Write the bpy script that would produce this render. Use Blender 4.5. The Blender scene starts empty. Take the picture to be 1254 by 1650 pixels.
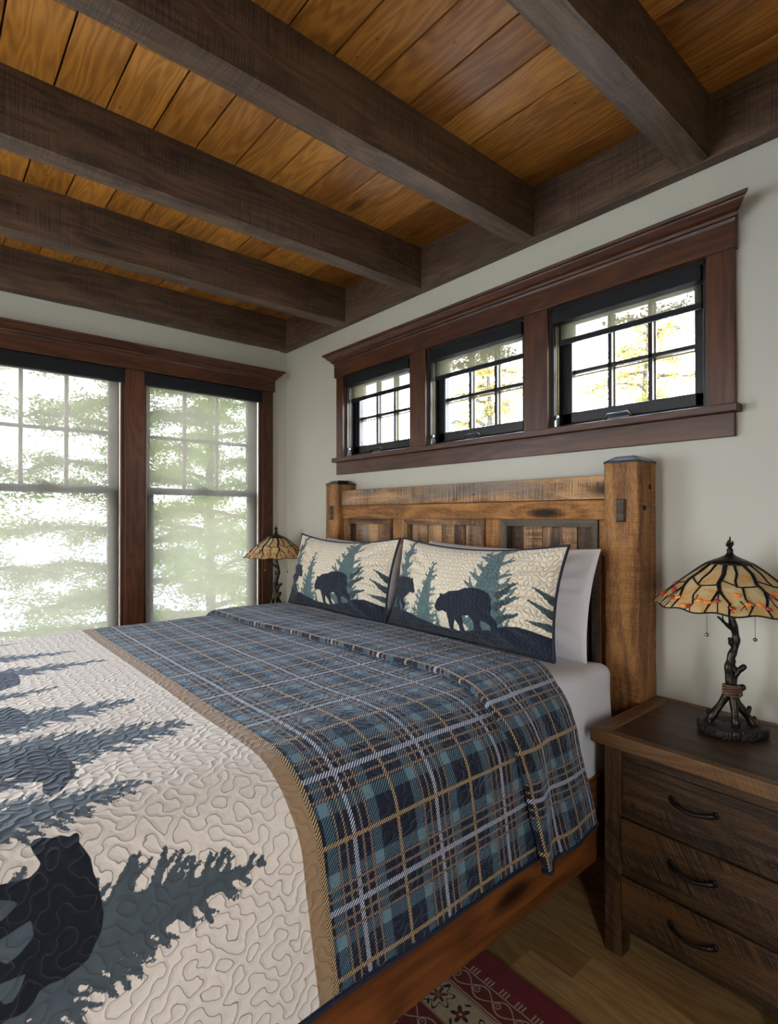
import bpy, bmesh, math, random
import numpy as np
from mathutils import Vector, Matrix

rng = random.Random(7)
nrg = np.random.default_rng(7)
PI = math.pi
scn = bpy.context.scene
COL = scn.collection

# ------------------------------------------------------------------ objects
ORG = {}

def tag(o, label=None, cat=None, group=None, kind=None):
    if label: o['label'] = label
    if cat: o['category'] = cat
    if group: o['group'] = group
    if kind: o['kind'] = kind
    return o

def empty(name, loc, label=None, cat=None, group=None, kind=None):
    o = bpy.data.objects.new(name, None)
    COL.objects.link(o)
    o.location = loc
    o.empty_display_size = .05
    ORG[o] = Vector(loc)
    return tag(o, label, cat, group, kind)

def link(name, me, mat=None, parent=None, origin=None, bevel=0, smooth=False):
    """verts are in world space; the object origin is put at `origin`."""
    o = bpy.data.objects.new(name, me)
    COL.objects.link(o)
    org = Vector(origin) if origin is not None else (ORG[parent] if parent else Vector((0, 0, 0)))
    ORG[o] = org
    me.transform(Matrix.Translation(-org))
    if parent:
        o.parent = parent
        o.location = org - ORG[parent]
    else:
        o.location = org
    if mat is not None:
        me.materials.append(mat)
    if smooth:
        me.polygons.foreach_set('use_smooth', [True] * len(me.polygons))
    if bevel:
        m = o.modifiers.new('bevel', 'BEVEL')
        m.width = bevel; m.segments = 2; m.limit_method = 'ANGLE'; m.angle_limit = math.radians(40)
    me.update()
    return o

def copy_tree(o, parent=None):
    c = o.copy(); COL.objects.link(c); c.parent = parent
    for ch in list(o.children):
        if ch.parent == o: copy_tree(ch, c)
    return c

class MB:
    def __init__(s):
        s.v = []; s.f = []; s.uv = []; s.t = []; s.sm = []
    def add(s, V, F, UV=None, tint=None, smooth=False):
        n = len(s.v); s.v.extend([tuple(p) for p in V])
        tint = rng.random() if tint is None else tint
        s.t.extend([tint] * len(V))
        for i, f in enumerate(F):
            s.f.append(tuple(n + k for k in f))
            s.uv.append(UV[i] if UV else [(V[k][0] + V[k][1], V[k][2]) for k in f])
            s.sm.append(smooth)
    def box(s, x0, x1, y0, y1, z0, z1, L=None, tint=None, jit=0):
        V = [(x, y, z) for x in (x0, x1) for y in (y0, y1) for z in (z0, z1)]
        if jit: V = [tuple(c + rng.uniform(-jit, jit) for c in p) for p in V]
        F = [(0, 1, 3, 2), (4, 6, 7, 5), (0, 4, 5, 1), (2, 3, 7, 6), (0, 2, 6, 4), (1, 5, 7, 3)]
        nax = [0, 0, 1, 1, 2, 2]
        d = (x1 - x0, y1 - y0, z1 - z0)
        if L is None: L = max(range(3), key=lambda k: d[k])
        ru, rv = rng.uniform(0, 20), rng.uniform(0, 20)
        UV = []
        for f, n in zip(F, nax):
            if n == L:
                a, b = [k for k in range(3) if k != n]
                UV.append([(V[k][a] * .35 + ru, V[k][b] + rv) for k in f])
            else:
                b = [k for k in range(3) if k != n and k != L][0]
                off = {0: 0, 1: .37, 2: .71}[n]
                UV.append([(V[k][L] + ru, V[k][b] + rv + off) for k in f])
        s.add(V, F, UV, tint)
        return s
    def obox(s, c, R, d, L=0, tint=None):
        """oriented box: centre, 3x3 rotation, dims"""
        t = MB(); t.box(-d[0] / 2, d[0] / 2, -d[1] / 2, d[1] / 2, -d[2] / 2, d[2] / 2, L=L, tint=tint)
        V = [tuple(Vector(c) + R @ Vector(p)) for p in t.v]
        s.add(V, t.f, t.uv, t.t[0])
    def prism(s, prof, ax, a0, a1, tint=None, m0=0, m1=0):
        """closed profile [(p,q)] extruded on axis ax between a0 and a1.
        ax 0: p->y q->z; ax 1: p->x q->z. m0/m1: mitre growth with |p|"""
        n = len(prof); V = []
        for a, m in ((a0, m0), (a1, m1)):
            for p, q in prof:
                aa = a + m * abs(p)
                V.append((aa, p, q) if ax == 0 else (p, aa, q))
        F = [tuple(range(n))[::-1], tuple(range(n, 2 * n))]
        for i in range(n):
            j = (i + 1) % n
            F.append((i, j, n + j, n + i))
        ru, rv = rng.uniform(0, 20), rng.uniform(0, 20)
        per = [0]
        for i in range(n):
            j = (i + 1) % n
            per.append(per[-1] + math.dist(prof[i], prof[j]))
        UV = [[(V[k][1 - ax] * .3 + ru, V[k][2] + rv) for k in F[0]], [(V[k][1 - ax] * .3 + ru, V[k][2] + rv) for k in F[1]]]
        for i in range(n):
            UV.append([(V[i][ax] + ru, per[i] + rv), (V[(i + 1) % n][ax] + ru, per[i + 1] + rv),
                       (V[n + (i + 1) % n][ax] + ru, per[i + 1] + rv), (V[n + i][ax] + ru, per[i] + rv)])
        s.add(V, F, UV, tint)
    def tube(s, pts, rad, n=8, cap=True, tint=None, flat=1.0, closed=False):
        pts = [Vector(p) for p in pts]; m = len(pts)
        if not hasattr(rad, '__len__'): rad = [rad] * m
        V = []; F = []; UV = []
        up = None; L = 0; Ls = []
        for i, p in enumerate(pts):
            if closed: d = pts[(i + 1) % m] - pts[i - 1]
            else: d = (pts[min(i + 1, m - 1)] - pts[max(i - 1, 0)])
            if d.length < 1e-9: d = Vector((0, 0, 1))
            d.normalize()
            if up is None:
                up = Vector((0, 0, 1)) if abs(d.z) < .9 else Vector((1, 0, 0))
            sx = d.cross(up)
            if sx.length < 1e-6: sx = d.orthogonal()
            sx.normalize(); up = sx.cross(d).normalized()
            if i: L += (p - pts[i - 1]).length
            Ls.append(L)
            for k in range(n):
                a = 2 * PI * k / n
                V.append(tuple(p + sx * math.cos(a) * rad[i] + up * math.sin(a) * rad[i] * flat))
        rr = rng.uniform(0, 10)
        for i in range(m if closed else m - 1):
            j = (i + 1) % m
            for k in range(n):
                k2 = (k + 1) % n
                F.append((i * n + k, i * n + k2, j * n + k2, j * n + k))
                UV.append([(Ls[i] + rr, k / n * .1), (Ls[i] + rr, (k + 1) / n * .1), (Ls[j] + rr, (k + 1) / n * .1), (Ls[j] + rr, k / n * .1)])
        if cap and not closed:
            F.append(tuple(range(n))[::-1]); UV.append([(0, 0)] * n)
            F.append(tuple((m - 1) * n + k for k in range(n))); UV.append([(0, 0)] * n)
        s.add(V, F, UV, tint, smooth=True)
    def ball(s, c, r, nu=10, nv=7, R=None, tint=None):
        if not hasattr(r, '__len__'): r = (r, r, r)
        V = []; F = []
        for i in range(nv + 1):
            th = PI * i / nv
            for k in range(nu):
                a = 2 * PI * k / nu
                p = Vector((r[0] * math.sin(th) * math.cos(a), r[1] * math.sin(th) * math.sin(a), r[2] * math.cos(th)))
                if R: p = R @ p
                V.append(tuple(Vector(c) + p))
        for i in range(nv):
            for k in range(nu):
                k2 = (k + 1) % nu
                F.append((i * nu + k, (i + 1) * nu + k, (i + 1) * nu + k2, i * nu + k2))
        s.add(V, F, None, tint, smooth=True)
    def build(s, name, mat=None, parent=None, origin=None, bevel=0):
        me = bpy.data.meshes.new(name)
        me.from_pydata(s.v, [], s.f)
        uvl = me.uv_layers.new(name='UVMap')
        flat = [c for f in s.uv for p in f for c in p]
        uvl.data.foreach_set('uv', flat)
        at = me.attributes.new('tint', 'FLOAT', 'POINT')
        at.data.foreach_set('value', s.t)
        me.polygons.foreach_set('use_smooth', s.sm)
        if parent is None and origin is None:
            a = np.array(s.v); origin = ((a[:, 0].min() + a[:, 0].max()) / 2, (a[:, 1].min() + a[:, 1].max()) / 2, a[:, 2].min())
        o = link(name, me, mat, parent, origin, bevel)
        return o

def grid_obj(name, P, UV, attrs, mat, parent=None, origin=None, wrap=False, smooth=True):
    """P: (H,W,3) grid -> mesh with UV (H,W,2) and float attributes {name:(H,W)}"""
    H, W = P.shape[:2]
    idx = np.arange(H * W).reshape(H, W)
    if wrap:
        a = idx[:-1, :]; b = np.roll(idx, -1, 1)[:-1, :]; c = np.roll(idx, -1, 1)[1:, :]; d = idx[1:, :]
    else:
        a = idx[:-1, :-1]; b = idx[:-1, 1:]; c = idx[1:, 1:]; d = idx[1:, :-1]
    F = np.stack([a, b, c, d], -1).reshape(-1, 4)
    me = bpy.data.meshes.new(name)
    me.vertices.add(H * W)
    me.vertices.foreach_set('co', P.reshape(-1).astype(np.float32))
    me.loops.add(F.size)
    me.loops.foreach_set('vertex_index', F.reshape(-1).astype(np.int32))
    me.polygons.add(len(F))
    me.polygons.foreach_set('loop_start', np.arange(0, F.size, 4, dtype=np.int32))
    me.update(calc_edges=True)
    uvl = me.uv_layers.new(name='UVMap')
    uvl.data.foreach_set('uv', UV.reshape(-1, 2)[F.reshape(-1)].reshape(-1).astype(np.float32))
    for k, A in attrs.items():
        at = me.attributes.new(k, 'FLOAT', 'POINT')
        at.data.foreach_set('value', A.reshape(-1).astype(np.float32))
    me.polygons.foreach_set('use_smooth', [smooth] * len(F))
    me.validate()
    return link(name, me, mat, parent, origin)

# ------------------------------------------------------------------ nodes
class V_:
    def __init__(s, g, k): s.g = g; s.k = k
    def _m(s, op, b=None, r=False):
        return s.g.math(op, b, s) if r else s.g.math(op, s, b)
    def __add__(s, b): return s._m('ADD', b)
    __radd__ = __add__
    def __mul__(s, b): return s._m('MULTIPLY', b)
    __rmul__ = __mul__
    def __sub__(s, b): return s._m('SUBTRACT', b)
    def __rsub__(s, b): return s._m('SUBTRACT', b, True)
    def __truediv__(s, b): return s._m('DIVIDE', b)
    def __neg__(s): return s * -1

class G:
    def __init__(s, name):
        s.mat = bpy.data.materials.new(name); s.mat.use_nodes = True
        s.nt = s.mat.node_tree; s.nt.nodes.clear()
        s.out = s.nt.nodes.new('ShaderNodeOutputMaterial')
    def n(s, t, **kw):
        n = s.nt.nodes.new(t)
        for k, v in kw.items(): setattr(n, k, v)
        return n
    def put(s, sock, v):
        if v is None: return
        if isinstance(v, V_): s.nt.links.new(v.k, sock)
        elif isinstance(v, bpy.types.NodeSocket): s.nt.links.new(v, sock)
        else:
            if hasattr(sock.default_value, '__len__') and not hasattr(v, '__len__'): v = [v] * len(sock.default_value)
            if hasattr(v, '__len__') and len(sock.default_value) == 4 and len(v) == 3: v = (*v, 1)
            sock.default_value = v
    def math(s, op, a, b=None, c=None):
        n = s.n('ShaderNodeMath', operation=op)
        s.put(n.inputs[0], a)
        if b is not None: s.put(n.inputs[1], b)
        if c is not None: s.put(n.inputs[2], c)
        return V_(s, n.outputs[0])
    def gt(s, a, b): return s.math('GREATER_THAN', a, b)
    def lt(s, a, b): return s.math('LESS_THAN', a, b)
    def mx(s, a, b): return s.math('MAXIMUM', a, b)
    def mn(s, a, b): return s.math('MINIMUM', a, b)
    def ab(s, a): return s.math('ABSOLUTE', a)
    def fr(s, a): return s.math('FRACT', a)
    def sin(s, a): return s.math('SINE', a)
    def comb(s, x, y, z=0):
        n = s.n('ShaderNodeCombineXYZ')
        for i, v in enumerate((x, y, z)): s.put(n.inputs[i], v)
        return V_(s, n.outputs[0])
    def sep(s, v):
        n = s.n('ShaderNodeSeparateXYZ'); s.put(n.inputs[0], v)
        return [V_(s, n.outputs[i]) for i in range(3)]
    def uv(s):
        n = s.n('ShaderNodeUVMap'); n.uv_map = 'UVMap'
        return s.sep(V_(s, n.outputs[0]))[:2]
    def obj(s):
        return V_(s, s.n('ShaderNodeTexCoord').outputs['Object'])
    def attr(s, name):
        n = s.n('ShaderNodeAttribute', attribute_name=name)
        return V_(s, n.outputs['Fac'])
    def noise(s, vec, scale=5, detail=2, rough=.5, dist=0, dim='3D'):
        n = s.n('ShaderNodeTexNoise', noise_dimensions=dim)
        s.put(n.inputs['Vector'], vec); s.put(n.inputs['Scale'], scale)
        s.put(n.inputs['Detail'], detail); s.put(n.inputs['Roughness'], rough); s.put(n.inputs['Distortion'], dist)
        return V_(s, n.outputs['Fac'])
    def voro(s, vec, scale=5, feature='F1', out='Distance', rnd=1):
        n = s.n('ShaderNodeTexVoronoi', feature=feature)
        s.put(n.inputs['Vector'], vec); s.put(n.inputs['Scale'], scale)
        n.inputs['Randomness'].default_value = rnd
        return V_(s, n.outputs[out])
    def white(s, vec):
        n = s.n('ShaderNodeTexWhiteNoise', noise_dimensions='3D'); s.put(n.inputs['Vector'], vec)
        return V_(s, n.outputs['Value'])
    def ramp(s, f, stops, interp='LINEAR'):
        n = s.n('ShaderNodeValToRGB'); s.put(n.inputs[0], f)
        cr = n.color_ramp; cr.interpolation = interp
        while len(cr.elements) < len(stops): cr.elements.new(.5)
        for e, (p, c) in zip(cr.elements, stops):
            e.position = p
            e.color = (*c, 1) if hasattr(c, '__len__') else (c, c, c, 1)
        return V_(s, n.outputs[0])
    def mix(s, f, a, b, bt='MIX'):
        n = s.n('ShaderNodeMix', data_type='RGBA', blend_type=bt)
        s.put(n.inputs[0], f); s.put(n.inputs[6], a); s.put(n.inputs[7], b)
        return V_(s, n.outputs[2])
    def step(s, a, lo, hi):
        n = s.n('ShaderNodeMapRange'); n.interpolation_type = 'SMOOTHSTEP'
        s.put(n.inputs[0], a); s.put(n.inputs[1], lo); s.put(n.inputs[2], hi)
        n.inputs[3].default_value = 0; n.inputs[4].default_value = 1
        return V_(s, n.outputs[0])
    def bump(s, h, strength=.3, dist=.01, normal=None):
        n = s.n('ShaderNodeBump'); s.put(n.inputs['Height'], h)
        n.inputs['Strength'].default_value = strength; n.inputs['Distance'].default_value = dist
        if normal is not None: s.put(n.inputs['Normal'], normal)
        return V_(s, n.outputs[0])
    def pbr(s, col, rough=.5, metal=0, normal=None, spec=.5, sheen=0, sheen_tint=None, coat=0, emit=None, es=0):
        n = s.n('ShaderNodeBsdfPrincipled')
        s.put(n.inputs['Base Color'], col); s.put(n.inputs['Roughness'], rough); s.put(n.inputs['Metallic'], metal)
        s.put(n.inputs['Specular IOR Level'], spec)
        if normal is not None: s.put(n.inputs['Normal'], normal)
        if sheen:
            n.inputs['Sheen Weight'].default_value = sheen; n.inputs['Sheen Roughness'].default_value = .5
            if sheen_tint: n.inputs['Sheen Tint'].default_value = (*sheen_tint, 1)
        if coat: n.inputs['Coat Weight'].default_value = coat; n.inputs['Coat Roughness'].default_value = .2
        return V_(s, n.outputs[0])
    def done(s, sh):
        s.nt.links.new(sh.k, s.out.inputs[0]); return s.mat

def srgb(r, g, b):
    f = lambda c: (c / 255 / 12.92) if c / 255 <= .04045 else ((c / 255 + .055) / 1.055) ** 2.4
    return (f(r), f(g), f(b))

def plain(name, col, rough=.5, metal=0, nb=0, nscale=60, **kw):
    g = G(name); c = col; nm = None
    o = g.obj()
    f = g.noise(o, nscale, 3)
    c = g.mix(f, tuple(x * .8 for x in col), tuple(min(1, x * 1.2) for x in col))
    if nb: nm = g.bump(f, nb, .004)
    return g.done(g.pbr(c, rough, metal, nm, **kw))

def wood(name, dark, light, rough=.5, saw=0, sawp=.006, knots=.5, var=.35, bump=.3, fine=1, streak=1, grey=None, spec=.4, slant=0, rings=1, coat=0, con=0, ringamp=.16, lowf=.35, hew=0):
    """procedural board: UV u runs along the grain in metres, v across; 'tint' differs per board"""
    g = G(name)
    u, v = g.uv(); t = g.attr('tint')
    # knots
    kv = g.comb(u * 1.6, v * 5.5, t * 31)
    kd = g.voro(kv, 1.0)
    kn = g.step(kd, .2, .05)
    swirl = g.step(kd, .5, .0)
    w = v + (g.noise(g.comb(u * 1.5, v * 2, t * 9), 1, 2) - .5) * .06 + swirl * .018
    n1 = g.noise(g.comb(u * 2.2, w * 55, t * 17), 1, 5, .6)
    n2 = g.noise(g.comb(u * .9, w * 7, t * 23), 1, 3, .5)
    ringf = g.sin(n2 * 60 * rings + swirl * 9)
    fibre = g.noise(g.comb(u * 14, v * 420, t), 1, 3, .6)
    hw = g.noise(g.comb(u * 45, v * 150, t * 5), 1, 3, .65)
    f = n1 * .45 * streak + (n2 - .5) * lowf + .175 + (ringf * .5 + .5) * ringamp + (.08 - ringamp * .5) + fibre * .18 * fine + (hw - .5) * hew
    f = f + (t - .5) * var
    f = g.step(f, .18 + con, .92 - con)
    c = g.mix(f, dark, light)
    hgt = f * .5 + fibre * .4 + hw * hew * 1.6
    if grey is not None:
        gm = g.step(g.noise(g.comb(u * 1.1, v * 9, t * 41), 1, 4, .6), .47, .68)
        c = g.mix(gm * g.step(t, .25, .8), c, grey)
    if saw:
        sw = g.noise(g.comb((u + v * slant + g.noise(g.comb(u * 2, v * 3, t), 1, 1) * .03) / sawp, v * 3, t * 3), 1, 2, .7)
        sp = g.step(g.noise(g.comb(u * 3, v * 12, t * 7), 1, 3), .38, .62)
        c = g.mix(g.step(sw, .56, .42) * sp * saw, c, tuple(x * .35 for x in dark))
        hgt = hgt + sw * sp * 1.2
    if knots:
        c = g.mix(kn * knots * g.gt(g.white(g.comb(t * 100, 3, 5)), .0), c, tuple(x * .25 for x in dark))
    # small dark holes and checks
    hd = g.voro(g.comb(u * 7, v * 16, t * 3), 1)
    c = g.mix(g.step(hd, .07, .04) * .8 * (knots > 0), c, tuple(x * .15 for x in dark))
    nm = g.bump(hgt, bump, .004)
    rg = g.math('MULTIPLY_ADD', f, -.12, rough + .08)
    return g.done(g.pbr(c, rg, 0, nm, spec=spec, coat=coat))

M = {}
M['plank'] = wood('ceiling_plank_stain', srgb(122, 72, 24), srgb(222, 156, 70), rough=.32, knots=.8, var=.3, bump=.12, fine=.8, rings=1.5, streak=.5, ringamp=.15, lowf=.3)
M['beam'] = wood('dark_sawn_beam', srgb(36, 24, 19), srgb(112, 84, 62), rough=.5, saw=.55, sawp=.004, knots=.6, var=.1, bump=.55, spec=.5, hew=.25)
M['trim'] = wood('stained_trim', srgb(42, 20, 10), srgb(98, 56, 30), rough=.38, knots=0, var=.2, bump=.1, fine=.5)
M['barn'] = wood('reclaimed_barnwood', srgb(66, 42, 26), srgb(206, 158, 110), con=.08, rough=.55, saw=.7, sawp=.005, knots=.9, var=.5, rings=.5, streak=.7, bump=.7, lowf=.2, hew=.4, grey=srgb(132, 118, 106))
M['post'] = wood('honey_post_wood', srgb(86, 50, 22), srgb(200, 140, 76), con=.04, rough=.5, saw=.35, sawp=.006, knots=1, var=.15, bump=1.0, fine=1.6, rings=.5, streak=.6, lowf=.12, hew=.5)
M['railw'] = wood('bed_rail_wood', srgb(66, 34, 14), srgb(150, 86, 38), rough=.42, knots=1, var=.2, bump=.2, fine=.4, rings=.6)
M['night'] = wood('nightstand_wood', srgb(30, 19, 10), srgb(96, 66, 36), rough=.45, saw=.9, sawp=.006, con=.06, hew=.3, knots=.8, var=.4, bump=.7, slant=.55)
M['nightedge'] = wood('nightstand_edge_wood', srgb(66, 42, 22), srgb(128, 92, 56), rough=.45, saw=.3, sawp=.006, knots=.4, var=.2, bump=.4, slant=.3)
M['nighttop'] = wood('nightstand_top_wood', srgb(32, 21, 14), srgb(80, 56, 38), rough=.36, saw=.0, knots=.5, var=.25, bump=.3)
M['oak'] = wood('oak_floor', srgb(136, 102, 60), srgb(206, 166, 110), rough=.4, knots=0, var=.3, bump=.08, fine=.7, rings=1.5, streak=.8)
M['peg'] = wood('dark_peg_wood', srgb(52, 44, 36), srgb(104, 92, 76), rough=.7, saw=.5, knots=0, bump=.6)
M['darkwood'] = wood('dark_inner_wood', srgb(24, 15, 9), srgb(58, 38, 24), rough=.5, knots=0, bump=.3)

def wall_mat():
    g = G('wall_paint'); o = g.obj()
    n = g.noise(o, 90, 3); n2 = g.noise(o, 1.2, 2)
    c = g.mix(n2, srgb(184, 180, 166), srgb(192, 188, 174))
    return g.done(g.pbr(c, .65, 0, g.bump(n, .05, .002), spec=.3))
M['wall'] = wall_mat()
M['white'] = plain('white_paint', srgb(225, 225, 220), .5)
M['black'] = plain('black_fascia', (.006, .007, .009), .5, spec=.25)
M['blackframe'] = plain('dark_bronze_frame', (.012, .011, .011), .4, spec=.35)
M['tanframe'] = plain('exterior_tan_frame', srgb(176, 150, 92), .5)
M['sash'] = plain('sash_taupe', srgb(118, 104, 90), .45)
M['cap'] = plain('post_cap_dark', (.012, .013, .02), .22, nb=.3, nscale=30, spec=.7)
M['bronze'] = plain('dark_bronze_metal', (.028, .022, .018), .32, .75, nb=.5, nscale=90)
M['iron'] = plain('forged_iron', (.03, .03, .033), .38, .85, nb=.6, nscale=70)
def logbase_mat():
    g = G('carved_log_base'); x, y, z = g.sep(g.obj())
    r = g.math('SQRT', x * x + y * y * 1.6) + (g.noise(g.obj(), 22, 3) - .5) * .02
    ring = g.sin(r * (2 * PI / .0075)) * .5 + g.noise(g.obj(), 120, 3)
    return g.done(g.pbr((.026, .022, .019), .4, .55, g.bump(ring, .8, .004)))
M['logbase'] = logbase_mat()
M['brass'] = plain('antique_brass', (.32, .25, .12), .3, 1)
M['lead'] = plain('patina_leading', (.012, .011, .012), .35, .6)
M['twine'] = plain('bronze_twine', srgb(96, 70, 50), .6, nb=.8, nscale=300)
M['handle'] = plain('silver_crank', (.10, .10, .11), .35, .6)

def fabric_white(name, a, b, wr=.25):
    g = G(name); o = g.obj()
    n = g.noise(o, 5, 4, .6); w = g.noise(o, 700, 1)
    h = g.noise(g.comb(*[x for x in g.sep(o)]), 9, 3, .5, .6)
    return g.done(g.pbr(g.mix(n, a, b), .85, 0, g.bump(h * 1.0 + w * .03, wr, .02), spec=.15, sheen=.15))
M['sheet'] = fabric_white('white_cotton', srgb(212, 210, 214), srgb(230, 228, 230))

def glass():
    g = G('window_glass')
    tr = g.n('ShaderNodeBsdfTransparent'); tr.inputs[0].default_value = (.97, .98, .98, 1)
    gl = g.n('ShaderNodeBsdfGlossy'); gl.inputs['Roughness'].default_value = .03
    mx = g.n('ShaderNodeMixShader'); mx.inputs[0].default_value = .06
    g.nt.links.new(tr.outputs[0], mx.inputs[1]); g.nt.links.new(gl.outputs[0], mx.inputs[2])
    return g.done(V_(g, mx.outputs[0]))
M['glass'] = glass()

def screen(name, transp, col, refl=.3):
    """open-weave solar shade: threads scatter and the holes let the view through"""
    g = G(name)
    u, v = g.uv()
    tr = g.n('ShaderNodeBsdfTransparent'); tr.inputs[0].default_value = (1, .985, .96, 1)
    df = g.n('ShaderNodeBsdfDiffuse'); df.inputs[0].default_value = (*[c * refl for c in col], 1)
    tl = g.n('ShaderNodeBsdfTranslucent')
    wv = g.noise(g.comb(u * 420, v * 50), 1, 2) * .5 + g.noise(g.comb(u * 50, v * 420), 1, 2) * .5
    cc = g.mix(g.step(wv, .35, .65), tuple(c * .92 for c in col), col)
    g.put(tl.inputs[0], cc)
    ad = g.n('ShaderNodeMixShader'); ad.inputs[0].default_value = .72
    g.nt.links.new(df.outputs[0], ad.inputs[1]); g.nt.links.new(tl.outputs[0], ad.inputs[2])
    mx = g.n('ShaderNodeMixShader')
    g.put(mx.inputs[0], g.math('MULTIPLY_ADD', wv, .06, 1 - transp - .03))
    g.nt.links.new(tr.outputs[0], mx.inputs[1]); g.nt.links.new(ad.outputs[0], mx.inputs[2])
    return g.done(V_(g, mx.outputs[0]))
M['screen'] = screen('beige_solar_screen', .06, srgb(80, 74, 66), .5)
M['screen2'] = screen('small_solar_screen', .07, srgb(58, 56, 44), .5)

def lampglass():
    g = G('amber_art_glass'); o = g.obj(); t = g.attr('tint')
    n = g.noise(o, 14, 4, .6, 1.2); n2 = g.noise(o, 60, 2, .5, 2)
    c = g.mix(g.step(n, .3, .7), srgb(232, 176, 70), srgb(240, 228, 176))
    c = g.mix(n2 * .35, c, srgb(240, 236, 220))
    p = g.pbr(c, .22, 0, g.bump(n2, .4, .004), spec=.5)
    tl = g.n('ShaderNodeBsdfTranslucent'); g.put(tl.inputs[0], c)
    mx = g.n('ShaderNodeMixShader'); mx.inputs[0].default_value = .5
    g.nt.links.new(p.k, mx.inputs[1]); g.nt.links.new(tl.outputs[0], mx.inputs[2])
    return g.done(V_(g, mx.outputs[0]))
M['lampglass'] = lampglass()
M['jewel_red'] = plain('red_glass_jewel', (.35, .02, .01), .1, spec=.8)
M['jewel_orange'] = plain('orange_glass_jewel', (.75, .2, .02), .1, spec=.8)

# ---- quilting: vermicelli stitch from randomly flipped quarter arcs, warped
def stitch(g, u, v, cell, amp=.45):
    wu = u + (g.noise(g.comb(u, v, 0), 20, 2) - .5) * cell * amp * 2
    wv = v + (g.noise(g.comb(u, v, 7), 20, 2) - .5) * cell * amp * 2
    x = wu / cell; y = wv / cell
    fx = g.math('FLOOR', x); fy = g.math('FLOOR', y)
    px = x - fx; py = y - fy
    r = g.gt(g.white(g.comb(fx, fy, 2)), .5)
    px = px * (1 - r * 2) + r
    d1 = g.math('SQRT', px * px + py * py)
    qx = 1 - px; qy = 1 - py
    d2 = g.math('SQRT', qx * qx + qy * qy)
    d = g.mn(g.ab(d1 - .5), g.ab(d2 - .5))      # distance to the stitch line, in cells
    puff = g.math('POWER', g.mn(d * 3.2, 1), .55)
    line = g.step(d, .035, .012)
    return puff, line

def plaid(g, u, s):
    wob = (g.noise(g.comb(u * 5, s * 5, 3), 1, 2) - .5) * .006
    u = u + wob; s = s - wob
    def tri(c, per, ph):
        f = g.fr((c - ph) / per)
        return 1 - g.ab(f - .5) * 2
    tu = tri(u, .244, -1.58 + .244 * 20 - .244 * 40)
    ts = tri(s, .27, 1.362 - .27 * 20)
    h = g.gt(g.sin((u * 1.0 + s * 1.0) * (2 * PI / .0078)), -.05)
    def rng_(t, a, b): return g.gt(t, a) * g.lt(t, b)
    bu = rng_(tu, .42, .62); bs = rng_(ts, .42, .62)
    teal = srgb(84, 110, 124); navy = srgb(22, 30, 46)
    solid = bu * bs
    band = g.mx(bu, bs)
    nv = g.noise(g.comb(u, s, 0), 5, 2)
    base = g.mix(nv, srgb(12, 16, 27), srgb(24, 32, 50))
    c = g.mix(g.mx(band * h, solid), base, g.mix(solid, teal, srgb(100, 128, 138)))
    def lines(t):
        tan = g.mx(rng_(t, .635, .68), rng_(t, .80, .845))
        yel = g.lt(t, .035); wh = g.gt(t, .955)
        return tan, yel, wh
    for t in (tu, ts):
        tan, yel, wh = lines(t)
        c = g.mix(tan * h, c, srgb(170, 142, 116))
        c = g.mix(yel * h, c, srgb(206, 172, 116))
        c = g.mix(wh * h, c, srgb(206, 210, 220))
        c = g.mix((tan + yel + wh) * (1 - h) * .8, c, srgb(14, 18, 30))
    return c

def quilt_mat(cuff=False):
    g = G('quilt_cloth' if not cuff else 'quilt_cuff_cloth')
    u, s = g.uv()
    puff, line = stitch(g, u, s, .0275, .75)
    c = plaid(g, u, s)
    wr = g.noise(g.comb(u * 30, s * 30, 0), 1, 3, .6, .5)
    h = puff + wr * .35
    if not cuff:
        fr1 = g.noise(g.comb(u, s, 0), 55, 4, .75)
        fr2 = g.noise(g.comb(u, s, 3), 140, 2, .6)
        tr = g.attr('tree') + (fr1 - .5) * .014 + (fr2 - .5) * .010
        tree = g.step(tr, .0008, -.0008)
        bear = g.step(g.attr('bear'), .0008, -.0008)
        cream = g.mix(g.noise(g.comb(u, s, 0), 3, 2), srgb(224, 210, 194), srgb(234, 222, 208))
        treec = g.mix(g.noise(g.comb(u, s, 0), 30, 3), srgb(62, 71, 76), srgb(84, 94, 100))
        bearc = srgb(14, 18, 30)
        w = g.mix(tree, cream, treec)
        w = g.mix(bear, w, bearc)
        w = g.mix(line * .45, w, g.mix(1, w, srgb(90, 74, 60)))
        white = g.lt(u, -1.585)
        tanb = g.lt(u, -1.548)
        edge = g.lt(u, -1.537)
        hh = g.gt(g.sin((u + s) * (2 * PI / .0078)), -.05)
        c = g.mix(edge, c, g.mix(hh, srgb(16, 20, 32), srgb(206, 172, 116)))
        c = g.mix(tanb, c, srgb(158, 128, 94))
        c = g.mix(white, c, w)
        c = g.mix(g.gt(g.ab(s), 1.383), c, srgb(20, 26, 42))
    c = g.mix(line * .25, c, srgb(12, 14, 20))
    nm = g.bump(h, .68, .0045)
    return g.done(g.pbr(c, .8, 0, nm, spec=.25, sheen=.22, sheen_tint=(.7, .82, 1)))
M['quilt'] = quilt_mat(); M['cuff'] = quilt_mat(True)
M['binding'] = plain('navy_binding', srgb(22, 28, 46), .8)

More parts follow.
